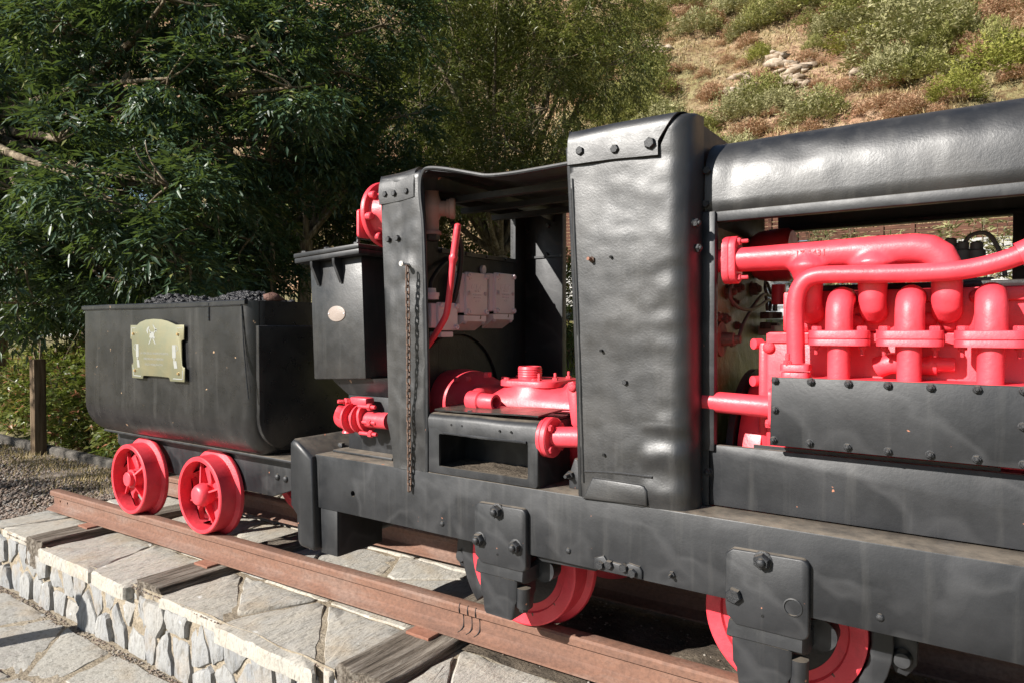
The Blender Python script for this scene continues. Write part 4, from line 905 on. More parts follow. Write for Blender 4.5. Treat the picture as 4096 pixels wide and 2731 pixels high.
# flanged red pipe beside the step box
fpipe = obj('flange', MB().lathe([(0.062, 0.0), (0.066, 0.003), (0.066, 0.015), (0.063, 0.017), (0.067, 0.019), (0.067, 0.034), (0.062, 0.038), (0.036, 0.038)], (-1.205, 1.935, 0.721), (1, 0, 0), 34), M['redworn'], loco)
for a in (45, 135, 225, 315): bolt(fpipe, (-1.167, 1.935+0.048*math.cos(R_(a)), 0.721+0.048*math.sin(R_(a))), 0.013, (1, 0, 0), 'head', 'red')
obj('red_pipe', MB().sweep([(-1.26, 1.935, 0.721), (-1.17, 1.935, 0.723), (-1.02, 1.935, 0.735)], [0.036, 0.034, 0.034], 22), M['red'], loco)
obj('stay_lug', MB().prism([(-1.125, ZT), (-1.125, 0.60), (-1.105, 0.655), (-1.09, 0.65), (-1.085, 0.61), (-1.06, 0.61), (-1.06, ZT)], fY, 1.98, 1.955, 0.003), M['black'], loco)
bolt(loco, (-1.118, 1.953, 0.60), 0.014, (0, -1, 0), 'stud')

# ---------------------------------------------------------------- battery / fuel tank on pedestal
tank = bpy.data.objects.new('fuel_tank', None); COL.objects.link(tank); tank.parent = loco; tank.location = Vector((-2.25, 2.3, 0.56))-WO[loco.name]; reg(tank, (-2.25, 2.3, 0.56))
tank['label'] = 'tall black lidded tank with oval plate leaning slightly on its pedestal'
TC = (-2.25, 0.87); ta = R_(2.6)
def tilt(p): x, z = p[0]-TC[0], p[2]-TC[1]; return (TC[0]+x*math.cos(ta)-z*math.sin(ta), p[1], TC[1]+x*math.sin(ta)+z*math.cos(ta))
def tobj(name, mb, mat, parent, **kw): return obj(name, mb.xf(tilt), mat, parent, **kw)
tbody = tobj('tank_body', MB().box(-2.405, -2.083, 1.955, 2.72, 0.868, 1.372, 0.006), M['sheet'], tank)
tobj('tank_lid', MB().box(-2.452, -2.045, 1.905, 2.77, 1.395, 1.414, 0.004), M['black'], tank)
tobj('lid_flange', MB().box(-2.450, -2.047, 1.908, 2.768, 1.372, 1.394, 0.004), M['black'], tank)
for x in (-2.345, -2.205): tobj('gusset', MB().rings([[(x+s_, y, z) for y, z in ((1.912, 1.372), (1.956, 1.372), (1.956, 1.275), (1.948, 1.27), (1.912, 1.35))] for s_ in (-0.007, 0.007)]), M['black'], tank)
for x, y in ((-2.42, 1.94), (-2.27, 1.94), (-2.09, 1.94), (-2.09, 2.25), (-2.09, 2.50), (-2.09, 2.66), (-2.44, 2.3)):
    bolt(tank, tilt((x, y, 1.414)), 0.015, (0, 0, 1), 'head')
for y0 in (1.99, 2.36): tobj('handle', MB().sweep(smooth_path([(-2.14, y0, 1.41), (-2.14, y0+0.004, 1.447), (-2.14, y0+0.02, 1.458), (-2.14, y0+0.20, 1.458), (-2.14, y0+0.216, 1.447), (-2.14, y0+0.22, 1.41)], 4), 0.0075, 8), M['black'], tank)
ov = XZ('c', 342, 1142, 1.953); opl = obj('oval_plate', MB().prism(circ(ov[0], ov[1], 0.054, 0.033, 30), fY, 1.956, 1.9515, 0.001), M['brasspl'], tank)
for d in (-0.047, 0.047): bolt(tank, (ov[0]+d, 1.9515, ov[1]), 0.004, kind='rivet', c='bouncewhite', name='rivet')
neck = MB().rings([[(x, y, z) for x, y in ((-2.255-w, 1.99+i_), (-1.96, 1.99+i_), (-1.96, 2.7-i_), (-2.255-w, 2.7-i_))] for z, w, i_ in ((0.875, 0.07, -0.005), (0.855, 0.062, 0.0), (0.815, 0.02, 0.02), (0.80, 0.0, 0.025))]); obj('tank_neck', neck, M['tub'], tank)
ped = obj('pedestal', MB().box(-2.258, -1.94, 2.02, 2.68, 0.565, 0.802, 0.003).box(-2.285, -1.935, 1.955, 2.7, ZT+0.001, 0.566, 0.002), M['black'], tank)
for k, x, y in (('p', 255, 1090), ('p', 715, 1150)): q = onZ(k, x, y+10, 0.566); bolt(tank, q, 0.016, (0, 0, 1), 'stud' if x > 400 else 'head')

# red valve assembly on the tail
VY = 1.945
def vX(x): return XZ('p', x, 690, VY)[0]
vc0 = onY('p', 260, 650, VY); vc1 = onY('p', 980, 715, VY); ax = Vector(vc1-vc0).normalized(); Lt = (Vector(vc1)-Vector(vc0)).length
vs = lambda x: (x-260)/(980-260)*Lt
va = obj('coupling_valve', MB().lathe([(0.012, vs(235)), (0.040, vs(250)), (0.047, vs(290)), (0.050, vs(400)), (0.058, vs(405)), (0.061, vs(412)), (0.061, vs(440)), (0.056, vs(446)), (0.033, vs(450)), (0.033, vs(1010))], vc0, ax, 32), M['redworn'], loco, ang=45)
obj('ring', MB().lathe([(0.034, vs(548)), (0.056, vs(548)), (0.058, vs(555)), (0.058, vs(575)), (0.055, vs(580)), (0.034, vs(580))], vc0, ax, 32), M['redworn'], va)
ob = Vector(vc0)+ax*vs(660); a1 = ax.cross(Vector((0, 0, 1))).normalized(); a2 = a1.cross(ax)
ovp = [(0.062*math.cos(t)*(1 if abs(math.cos(t)) > 0.5 else 0.9), 0.046*math.sin(t)) for t in [2*math.pi*i/28 for i in range(28)]]
cr, sr = math.cos(R_(60)), math.sin(R_(60))
obj('oval_flange', MB().rings([[ob+ax*d+a1*(u*cr-v*sr)+a2*(u*sr+v*cr) for u, v in ovp] for d in (-0.006, 0.006)]), M['redworn'], va)
for (px_, py_) in ((735, 492), (740, 735), (755, 915)):
    q = Vector(onY('p', px_-70, py_, VY-0.03)); obj('tie_bolt', MB().cyl(q-ax*0.05, q+ax*0.045, 0.0075, n=10), M['red'], va); bolt(va, q+ax*0.010, 0.015, ax, 'head', 'red')
obj('knob', MB().lathe([(0.026, 0), (0.028, 0.02), (0.024, 0.034), (0.006, 0.036)], onY('p', 300, 600, VY-0.03), (-0.75, -0.5, 0.35), 7), M['red'], va)
obj('top_lug', MB().box(*[f for pr_ in zip(onY('p', 380, 450, VY), onY('p', 640, 370, VY)) for f in pr_][:2], VY, VY+0.05, onY('p', 380, 460, VY)[2], onY('p', 640, 360, VY)[2], 0.008), M['red'], va)
bolt(va, onY('p', 360, 415, VY-0.002), 0.017, (-0.4, -1, 0.1), 'stud', 'red')
obj('drain_foot', MB().lathe([(0.020, 0), (0.026, -0.012)], onY('p', 365, 850, VY), (0, 0, 1), 14), M['red'], va)

# hanging chain with its own links
chain = thing('hanging_chain', 'rusty iron chain hanging from a bolt on the dented cab post', 'chain', tuple(onY('c', 835, 815, 1.845)))
lk = MB(); NP = 18; rings = []
for i in range(NP):
    t = 2*math.pi*i/NP; cx_, cz_ = 0.0072*math.cos(t), 0.0070*math.sin(t)+(0.0085 if math.sin(t) > 0 else -0.0085)
    n_ = Vector((math.cos(t), 0, math.sin(t))); rings.append([Vector((cx_, 0, cz_))+(n_*math.cos(q)+Vector((0, 1, 0))*math.sin(q))*0.0030 for q in [2*math.pi*k/7 for k in range(7)]])
lk.rings(rings+[rings[0]], False, False); LINK = mesh_data('link', lk.v, lk.f, M['chain'])
cpts = smooth_path([onY('c', 835, 835, 1.840), onY('c', 838, 1060, 1.842), onY('c', 842, 1300, 1.846), onY('d', 843, 280, 1.850), onY('d', 845, 600, 1.858), onY('d', 848, 800, 1.864), onY('d', 850, 1055, 1.868)], 40)
acc = 0; k = 0; last = cpts[0]; need = 0.0
for p in cpts:
    acc += (p-last).length; last = p
    if acc >= need:
        place('link', LINK, p, chain, (0, 0, 1), 1.0, (0.15 if k % 2 else math.pi/2+0.15)+random.uniform(-.12, .12)); k += 1; need += 0.0237
bb = onY('c', 850, 803, FYf); obj('hanging_bolt', MB().cyl((bb[0], FYf+0.005, bb[2]), (bb[0]-0.001, 1.832, bb[2]+0.002), 0.006, n=12).cyl((bb[0], 1.842, bb[2]+0.002), (bb[0], 1.834, bb[2]+0.002), 0.0095, n=12), M['steel'], post)

# ---------------------------------------------------------------- bulkhead column
CL = [(0.556, -1.040), (0.9, -1.052), (1.2, -1.065), (1.655, -1.090), (1.71, -1.088)]
def col_x(u, z):
    """u 0..1 across the front, bending back round the right edge"""
    xl = lerp_tab(CL, z); xr = -0.683-0.010*(z-0.556)
    if u < 0.62: return xl+(xr-0.085-xl)*u/0.62, 0.0
    a = (u-0.62)/0.38; th = a*math.pi/2
    return xr-0.085+0.085*math.sin(th)**0.8, 0.085*(1-math.cos(th))**1.15
rings = []; ZC1 = 1.706
for i in range(121):
    z = 0.553+(ZC1-0.553)*i/120; R = []; top = 0.045; back = 0 if ZC1-z > top else top-math.sqrt(max(0, top**2-(top-(ZC1-z))**2))
    xl = lerp_tab(CL, z); R += [(xl, 1.995, z), (xl-0.002, FYf+0.012, z)]
    for j in range(31):
        u = 0.01+0.99*j/30; x, yo = col_x(u, z); p = (x, 0, z); e = min(1, u*8)*(1 if u < 0.9 else 0.4)
        d = nz(p, 2.6, 0.007)-abs(nz(p, 5, 0.0055))+nz(p, 26, 0.0010)-abs(nz(p, 13, 0.0020, 3.0))
        if u > 0.6: d += nz((0, 0, z), 18, 0.005)*(1-u)*2.2
        yy = FYf+yo+e*d
        if u > 0.5 and z < 0.80: yy += 0.004*math.sin(z*60)
        R.append((x, min(1.99, max(yy, FYf+back+yo*0.5)) if back > 0 else yy, z))
    R += [(-0.69, 1.995, z)]
    rings.append(R)
colm = obj('bulkhead_column', MB().rings(rings), M['sheet'], loco, ang=70)
wedge = [XZ('g', x, y, FYf) for x, y in ((756, 318), (772, 268), (822, 170), (803, 128), (850, 92), (893, 66), (898, 80), (868, 104), (826, 130), (838, 168), (792, 270), (766, 330))]
cut(colm, [MB().prism(wedge, fY, 1.96, 1.80)]); colm.data.set_sharp_from_angle(angle=R_(60))
def strap_pt(u, v, off):
    z = 1.592+v*0.125; xl = -1.082; xr = -0.782 if z < 1.625 else -0.782+(z-1.625)*0.85
    x = xl+(xr-xl)*u; zb = 1.595-0.013*u; z = zb+(1.709+off-zb)*min(1, v*1.25); ex = max(0, v*1.25-1)
    top = 0.045; back = 0 if 1.709-z > top else top-math.sqrt(max(0, top**2-(top-max(0, 1.709-z))**2))
    return (x, FYf-0.011-off+back+ex*0.35+nz((x, 0, z), 9, 0.005), z+nz((x, 2, 0), 6, 0.004))
rings = [[strap_pt(j/14, i/16, 0.0) for j in range(15)] + [(q[0], q[1]+0.006, q[2]-0.002) for q in [strap_pt(j/14, i/16, 0.0) for j in range(14, -1, -1)]] for i in range(17)]
strap = obj('cap_strap', MB().rings(rings), M['sheet'], colm, ang=60)
for x, y, r in ((212, 358, 0.0135), (455, 345, 0.0135), (700, 305, 0.017)): bolt(colm, onY('g', x, y, FYf-0.011), r)
obj('edge_roll', MB().sweep(smooth_path([(-1.042, FYf+0.004, 0.556), (-1.052, FYf+0.004, 0.9), (-1.066, FYf+0.004, 1.2), (-1.080, FYf+0.004, 1.5), (-1.090, FYf+0.004, 1.65)], 8), 0.0065, 8), M['sheet'], colm)
hook = onY('g', 300, 1115, FYf); obj('rusty_stud', MB().cyl((hook[0], FYf+0.01, hook[2]), (hook[0]-0.004, FYf-0.026, hook[2]+0.002), 0.0055, n=12), M['plate'], colm)
bolt(colm, (hook[0], FYf-0.003, hook[2]), 0.010, (0, -1, 0), 'head', 'chain')
for k_, x, y in (('g', 433, 1097), ('d', 2193, 90), ('d', 2213, 812)): p = onY(k_, x, y, FYf); obj('hole_shade_disc', MB().cyl((p[0], FYf-0.012, p[2]), (p[0], FYf+0.01, p[2]), 0.0045, n=10), M['holeshade'], colm)  # hole shade painted as small black discs on the sheet
bolt(colm, onY('s', 2500, 1528, FYf-0.002), 0.008)
for x, y in ((1008, 862), (1018, 1035)): bolt(colm, onX('g', x, y, -0.695), 0.013, (1, -0.2, 0), 'nut')
obj('foot_patch', MB().prism([XZ('e', x, y, FYf) for x, y in ((1590, 235), (1640, 125), (1960, 175), (1985, 185), (2005, 215), (2005, 318), (1575, 268))], fY, FYf+0.002, FYf-0.012, 0.004), M['sheet'], colm)
weld(colm, [(-1.028, FYf-0.002, 0.60), (-1.040, FYf-0.001, 0.9), (-1.052, FYf-0.002, 1.2), (-1.070, FYf-0.002, 1.55)], 0.0035, M['sheet'])
weld(colm, [onY('e', 1575, 88, FYf-0.003), onY('e', 1800, 100, FYf-0.003), onY('e', 2030, 128, FYf-0.003)], 0.004, M['sheet'])
bulk = obj('bulkhead', MB().box(-1.035, -0.705, 1.9955, 2.74, 0.553, 1.695, 0.004), M['black'], loco)
obj('olive_plate', MB().box(-0.7045, -0.697, 2.02, 2.735, 0.60, 1.40), M['olive'], bulk)

# ---------------------------------------------------------------- bonnet
BPf = [(2.0, 1.425), (2.0, 1.46), (2.0, 1.50), (2.003, 1.535), (2.006, 1.552), (2.012, 1.57), (2.020, 1.587), (2.030, 1.602), (2.043, 1.616), (2.058, 1.628), (2.078, 1.638), (2.10, 1.645), (2.13, 1.650), (2.16, 1.652), (2.27, 1.656), (2.44, 1.657)]
BP = BPf + [(4.88-y, max(z, 1.472)) for y, z in BPf[::-1]]
def bon_ring(x, grow=0.0):
    o_ = []
    k = math.exp(-((x+0.60)/0.045)**2)
    for y, z in BP:
        d = nz((x, y, z), 3, 0.005)-abs(nz((x, y, z), 7, 0.004))-abs(nz((x, y, z), 18, 0.0015))
        if y < 2.2: d += -0.0*k + 0.008*k*max(0, math.sin((z-1.42)*12)) + 0.007*math.exp(-((x+0.42)/0.05)**2-((z-1.57)/0.03)**2)
        o_.append((x, y+(d if y < 2.44 else -d), z))
    return o_ + [(x, 2.44+(y-2.44)*0.983, z-0.007) for y, z in BP[::-1]]
bon = obj('bonnet', MB().rings([bon_ring(x) for x in np.linspace(-0.688, 0.95, 110)]), M['sheet'], loco, ang=60)
obj('lower_angle', MB().box(-0.655, 0.95, 1.997, 2.03, 1.394, 1.4235, 0.003).box(-0.655, 0.95, 2.005, 2.012, 1.424, 1.44), M['black'], bon)
obj('far_angle', MB().box(-0.655, 0.95, 2.83, 2.875, 1.462, 1.480, 0.002), M['dark'], bon)
obj('bonnet_liner', MB().box(-0.655, 0.95, 2.09, 2.79, 1.60, 1.625), M['dark'], bon)
for x, y in ((1095, 495), (1085, 727)): bolt(bon, onY('g', x, y, 1.997), 0.012)
obj('corner_post', MB().box(-0.693, -0.652, 1.986, 2.018, 0.72, 1.424, 0.004), M['black'], loco)
sp = obj('side_plate', MB().prism([(-0.668, ZT+0.004), (0.95, ZT+0.004), (0.95, 0.738), (-0.648, 0.738), (-0.662, 0.730), (-0.668, 0.72)], fY, 2.012, 1.998, 0.002), M['black'], loco)
obj('inner_plate', MB().box(-0.545, 0.035, 2.0125, 2.020, 0.60, 0.747), M['black'], sp)
obj('end_plate', MB().box(-0.690, -0.6685, 1.990, 2.012, ZT+0.002, 0.745), M['black'], sp)
bolt(sp, onY('i', 208, 242, 1.998), 0.012, kind='nut')
obj('far_side_plate', MB().box(-0.668, 0.95, 2.862, 2.872, ZT, 0.745), M['black'], loco)
obj('far_corner_post', MB().box(0.074, 0.12, 2.835, 2.872, 0.745, 1.462).box(0.30, 0.34, 2.03, 2.83, 0.56, 1.59), M['dark'], loco)

# ---------------------------------------------------------------- engine
eng = obj('engine_block', MB().box(-0.530, 0.30, 2.085, 2.60, 0.60, 1.070, 0.008), M['red'], loco, label='red painted diesel engine block behind the black bolted cover')
head = obj('cylinder_head', MB().box(-0.485, 0.30, 2.090, 2.56, 1.071, 1.186, 0.006), M['redworn'], loco)
obj('joint_line', MB().box(-0.528, 0.30, 2.078, 2.084, 1.040, 1.066), M['red'], eng)
obj('rocker_cover', MB().box(-0.42, 0.26, 2.16, 2.46, 1.187, 1.206, 0.008), M['dark'], head)
for x in (-0.285, -0.125, 0.035): obj('port_boss', MB().box(x-0.052, x+0.050, 2.074, 2.0895, 1.150, 1.184, 0.005), M['redworn'], head)
for x, y in ((1040, 690), (770, 712), (1450, 680), (1560, 705), (1725, 550)): bolt(head, onY('h', x, y, 2.088), 0.019, kind='rivet', c='red')
bolt(eng, onY('h', 535, 840, 2.084), 0.018, kind='rivet', c='red')
obj('timing_cover', MB().box(-0.560, -0.531, 2.11, 2.5, 0.70, 1.04, 0.01), M['red'], eng)
for x, y in ((460, 820), (455, 1030)): p = onY('h', x, y, 2.12); obj('cover_bolt', MB().lathe([(0.016, 0.02), (0.016, -0.008), (0.007, -0.010)], p, (0.6, 0.8, 0), 14), M['red'], eng)
wbox = obj('water_box', MB().box(-0.476, 0.30, 1.952, 2.084, 0.764, 0.948, 0.003), M['red'], loco)
cov = obj('cover_plate', MB().prism([(-0.482, 0.762), (0.30, 0.760), (0.30, 0.949), (-0.479, 0.949)], fY, 1.951, 1.939, 0.002), M['black'], wbox)
for x, y in ((572, 1028), (776, 1035), (990, 1046), (1215, 1056), (1460, 1068), (1725, 1078), (1988, 1086), (563, 1365), (768, 1384), (985, 1406), (1215, 1430), (1455, 1450), (1722, 1475), (570, 1195), (1985, 1290), (1990, 1505)):
    bolt(cov, onY('h', x, y, 1.939), 0.0092, kind='nut')
obj('sump_flange', MB().box(-0.505, 0.30, 2.03, 2.084, 0.742, 0.7675, 0.003), M['red'], eng)
fly = obj('flywheel_housing', MB().lathe([(0.26, 0), (0.27, 0.02), (0.27, 0.07), (0.22, 0.085)], (-0.62, 2.36, 0.66), (1, 0, 0), 40), M['red'], loco)
obj('ring_gear', MB().lathe([(0.24, 0), (0.285, 0.0), (0.285, 0.02), (0.24, 0.02)], (-0.648, 2.36, 0.66), (1, 0, 0), 48), M['dark'], fly)
lp = onY('h', 380, 1165, 2.01)
lpipe = obj('coolant_pipe', MB().sweep([(-0.70, 2.01, lp[2]+0.005), (-0.48, 2.01, lp[2]-0.002)], 0.031, 24), M['red'], loco)
obj('pipe_flange', MB().prism(rrect(1.965, 2.06, lp[2]-0.055, lp[2]+0.055, 0.02), fX, -0.494, -0.4765, 0.003), M['red'], lpipe)
bolt(lpipe, (-0.494, 1.985, lp[2]-0.046), 0.013, (-1, 0, 0), 'head', 'red')
# risers with oval flanges and elbows into the head
for i, x in enumerate((-0.320, -0.157, 0.012)):
    ry = 1.995; z0 = 0.945
    rz = obj('riser_pipe', MB().cyl((x, ry, z0), (x, ry, 1.045), 0.0275, n=24), M['redworn'], loco)
    for zf, zt in ((1.036, 1.0535), (1.055, 1.076)):
        pts = rrect(x-0.074, x+0.074, ry-0.042, ry+0.042, 0.034, 6); obj('riser_flange', MB().prism(pts, fZ, zf, zt, 0.003), M['redworn'], rz)
    el = [(x, ry, 1.07), (x, ry, 1.115)] + [(x, ry+0.045*(1-math.cos(R_(a))), 1.115+0.045*math.sin(R_(a))) for a in (20, 40, 60, 80, 90)] + [(x, 2.10, 1.16)]
    obj('riser_elbow', MB().sweep(el, [0.034, 0.0335] + [0.0335]*6, 24), M['redworn'], rz)
    for dx in (-0.056, 0.056): bolt(rz, (x+dx, ry, 1.076), 0.0135, (0, 0, 1), 'head', 'red'); bolt(rz, (x+dx, ry, 1.036), 0.010, (0, 0, -1), 'stud', 'red')
# exhaust manifold
MY, MZ = 2.045, 1.283
man = MB().sweep([(-0.70, MY, MZ), (-0.57, MY, MZ), (-0.40, MY, MZ+0.001), (-0.25, MY, MZ+0.003), (-0.15, MY, MZ+0.003), (-0.118, MY, MZ-0.003), (-0.095, MY, MZ-0.020), (-0.083, MY, MZ-0.045), (-0.080, MY, MZ-0.075), (-0.080, MY, 1.16), (-0.080, MY+0.006, 1.14), (-0.080, MY+0.02, 1.128), (-0.080, 2.11, 1.124)], [0.035, 0.036, 0.038, 0.040, 0.040, 0.040, 0.039, 0.037, 0.035] + [0.035]*4, 26)
for bx in (-0.405, -0.247):
    man.sweep([(bx, MY, MZ+0.004), (bx, MY, MZ-0.03), (bx, MY, MZ-0.05), (bx, MY, MZ-0.075), (bx, MY, 1.16), (bx, MY+0.006, 1.14), (bx, MY+0.02, 1.128), (bx, 2.11, 1.124)], [0.040, 0.060, 0.046, 0.037, 0.034, 0.034, 0.034, 0.034], 24)
mano = obj('exhaust_manifold', remesh(man, 0.0055, 7), M['red'], loco, ang=180)
fl_ = rrect(MY-0.040, MY+0.040, MZ-0.070, MZ+0.070, 0.038, 6)
obj('manifold_flange', MB().prism(fl_, fX, -0.640, -0.620, 0.003).prism(fl_, fX, -0.619, -0.600, 0.003), M['redworn'], mano)
for dz in (-0.053, 0.053): bolt(mano, (-0.600, MY-0.012, MZ+dz), 0.012, (1, 0, 0), 'stud', 'red')
obj('casting_number', text_mb('17-1431', 0.024, lambda u, v, d: (-0.395+u, MY-0.0385-d, MZ-0.004+v), 0.0012), M['red'], mano)
# thin front pipe
fp_ = [onY('h', x, y, 1.988) for x, y in ((690, 930), (688, 800), (685, 640), (692, 560), (712, 500), (750, 455), (810, 432), (900, 425), (1100, 423), (1350, 418), (1560, 408), (1700, 390), (1820, 362), (1910, 335), (1990, 305), (2040, 285))]
fpo = obj('water_pipe', MB().sweep(smooth_path(fp_, 4), 0.0235, 22), M['red'], loco)
s0 = Vector(fp_[-3])*0.35+Vector(fp_[-2])*0.65; s1 = Vector(fp_[-1])+(Vector(fp_[-1])-Vector(fp_[-2]))*2.0
obj('hose_sleeve', MB().sweep([s0, Vector(fp_[-1]), s1], [0.030, 0.031, 0.031], 20), M['redworn'], fpo)
fb = onY('h', 690, 950, 1.988); fb2 = (fb[0], 1.955, 0.952)
obj('pipe_foot', MB().prism(rrect(fb[0]-0.036, fb[0]+0.036, 1.96, 2.018, 0.014), fZ, 0.947, 0.962, 0.002).prism(rrect(fb[0]-0.038, fb[0]+0.038, 1.958, 2.02, 0.014), fZ, 0.966, 0.984, 0.003), M['redworn'], fpo)
bolt(fpo, (fb[0]-0.018, 1.968, 0.984), 0.0115, (0, 0, 1), 'stud', 'red')
obj('rocker_feed', MB().sweep(smooth_path([(-0.24, 2.06, 0.975), (-0.20, 2.05, 0.99), (-0.16, 2.06, 0.985), (-0.10, 2.06, 0.985)], 6), [0.015] + [0.028]*14 + [0.024]*4, 18), M['red'], loco)
obj('drain_stub', MB().lathe([(0.022, 0), (0.024, 0.01), (0.018, 0.03), (0.018, 0.06)], onY('h', 1440, 935, 2.06), (1, 0, 0), 16), M['red'], loco)
# injector gear behind
for k, (x, y) in enumerate(((1570, 270), (1640, 290), (1720, 290))):
    p = onY('h', x, y, 2.35); obj('injector', MB().lathe([(0.022, -0.06), (0.022, 0.0), (0.016, 0.004), (0.016, 0.022), (0.010, 0.026)], p, (0, 0, 1), 14), M['hosegrey'], head)
p0 = onY('h', 1640, 265, 2.35); obj('injector_hose', MB().sweep(smooth_path([p0, p0+np.array([0.02, 0, 0.03]), p0+np.array([0.06, 0, 0.03]), p0+np.array([0.09, 0, -0.03]), p0+np.array([0.10, 0, -0.09])], 6), 0.006, 8), M['hosegrey'], head)
obj('injector_rail', MB().box(-0.10, 0.02, 2.34, 2.40, 1.19, 1.225, 0.004), M['hosegrey'], head)
wb = onY('h', 1850, 455, 2.3); obj('white_cap', MB().box(wb[0]-0.02, wb[0]+0.02, 2.28, 2.32, 1.187, 1.215, 0.003), M['white'], head)
# things on the olive plate
def opx(x, y): return onX('o', x, y, -0.697)
for x, y, r in ((425, 710, 0.020), (330, 755, 0.022), (590, 725, 0.024), (400, 865, 0.014), (430, 1105, 0.013), (290, 1035, 0.018), (215, 1010, 0.014)): bolt(bulk, opx(x, y), r, (1, 0, 0), 'nut', 'chain')
obj('pump_boss', MB().lathe([(0.055, 0), (0.055, 0.012), (0.022, 0.014), (0.020, 0.05), (0.012, 0.052), (0.012, 0.07)], opx(245, 1245), (1, 0, 0), 24), M['chain'], bulk)
for pts in (((400, 650), (365, 720), (370, 820), (440, 905), (560, 940), (680, 900), (760, 840), (790, 860), (780, 950)), ((380, 1310), (440, 1270), (500, 1100), (580, 950), (640, 860), (720, 780), (745, 820), (755, 950)), ((740, 630), (735, 720), (770, 790), (880, 800), (880, 840), (845, 890), (848, 950)), ((755, 660), (800, 780), (830, 870), (826, 950))):
    obj('cable', MB().sweep(smooth_path([onX('o', x, y, -0.66) if y > 640 else onX('o', x, y, -0.675) for x, y in pts], 5), 0.006, 8), M['hosegrey'], bulk)
gb = onX('o', 800, 1050, -0.66); obj('gland_block', MB().box(-0.69, -0.63, gb[1]-0.075, gb[1]+0.06, gb[2]-0.055, gb[2]-0.02, 0.004), M['brown'], bulk)
for x, y in ((745, 985), (800, 985), (855, 985), (735, 1090), (820, 1095)): p = onX('o', x, y, -0.66); bolt(bulk, p-np.array([0, 0, 0.01]), 0.022, (0, 0, 1), 'head', 'chain')
dc = onY('o', 740, 260, 2.55); obj('air_cleaner', MB().lathe([(0.02, -0.03), (0.07, -0.02), (0.088, 0.01), (0.095, 0.05), (0.095, 0.11), (0.085, 0.125)], (-0.69, 2.58, 1.345), (1, 0, 0), 36), M['redworn'], loco)
obj('cleaner_outlet', MB().cyl((-0.60, 2.52, 1.235), (-0.60, 2.52, 1.165), 0.024, n=16), M['redworn'], loco)
obj('radiator_casing', MB().box(0.36, 0.93, 2.014, 2.86, 0.553, 1.428, 0.012), M['black'], loco)
obj('far_buffer_beam', MB().box(0.902, 1.02, 1.86, 2.90, 0.155, 0.60, 0.02), M['black'], loco)
obj('bonnet_end', MB().prism([(y, z) for y, z in BP], fX, 0.935, 0.96, 0.004), M['sheet'], loco)

# ================================================================== VEGETATION
def unit(a): return a/(np.linalg.norm(a, axis=-1, keepdims=True)+1e-9)
def leaf_cloud(base, axis, n, rachis, ll, lw, r, droop=0.25, tint0=None, fan=0.9, fold=0.25):
    """compound sprigs: n leaflets in pairs along each rachis; returns verts, tris, tint"""
    N = len(base); axis = unit(axis); up = np.array([0, 0, 1.0])
    side = unit(np.cross(axis, up)+r.normal(0, 0.25, (N, 3))); nrm = unit(np.cross(side, axis))
    Vs = []; Ts = []
    t0 = r.random(N) if tint0 is None else tint0
    for i in range(n):
        t = (i//2+0.6)/((n+1)//2); s_ = 1 if i % 2 else -1
        if i == n-1 and n % 2: s_ = 0; t = 1.0
        L = rachis*(0.7+0.6*r.random((N, 1)))
        p = base+axis*L*t-up*(droop*L*t*t)+r.normal(0, 0.004, (N, 3))
        d = unit(axis*(0.75 if s_ else 1.5)+side*s_*fan+r.normal(0, 0.22, (N, 3))-up*droop*0.6)
        w = unit(np.cross(d, nrm+r.normal(0, 0.35, (N, 3)))); nn = np.cross(w, d)
        l = ll*(0.65+0.6*r.random((N, 1))); hw = lw*(0.7+0.5*r.random((N, 1)))*0.5
        b0 = p; tip = p+d*l-up*l*0.12; mid = p+d*l*0.42
        Vs.append(np.stack([b0, mid+w*hw+nn*hw*fold, tip, mid-w*hw+nn*hw*fold], 1)); Ts.append(np.clip(t0+r.normal(0, 0.16, N), 0, 1))
    V = np.concatenate(Vs); q = len(V); F = (np.array([[0, 1, 2], [0, 2, 3]])[None]+4*np.arange(q)[:, None, None]).reshape(-1, 3)
    return V.reshape(-1, 3), F, np.repeat(np.concatenate(Ts), 4)
def limb(m, p0, p1, r0, r1, r, bend=0.12, n=7):
    p0, p1 = Vector(p0), Vector(p1); L = (p1-p0).length; o1 = Vector(r.normal(0, bend*L, 3)); o1.z *= 0.4
    P = [p0.lerp(p1, t)+o1*math.sin(t*math.pi)*0.6+Vector((0, 0, -0.25*bend*L*math.sin(t*math.pi))) for t in np.linspace(0, 1, n)]
    m.sweep(P, [r0+(r1-r0)*t for t in np.linspace(0, 1, n)], 9); return P
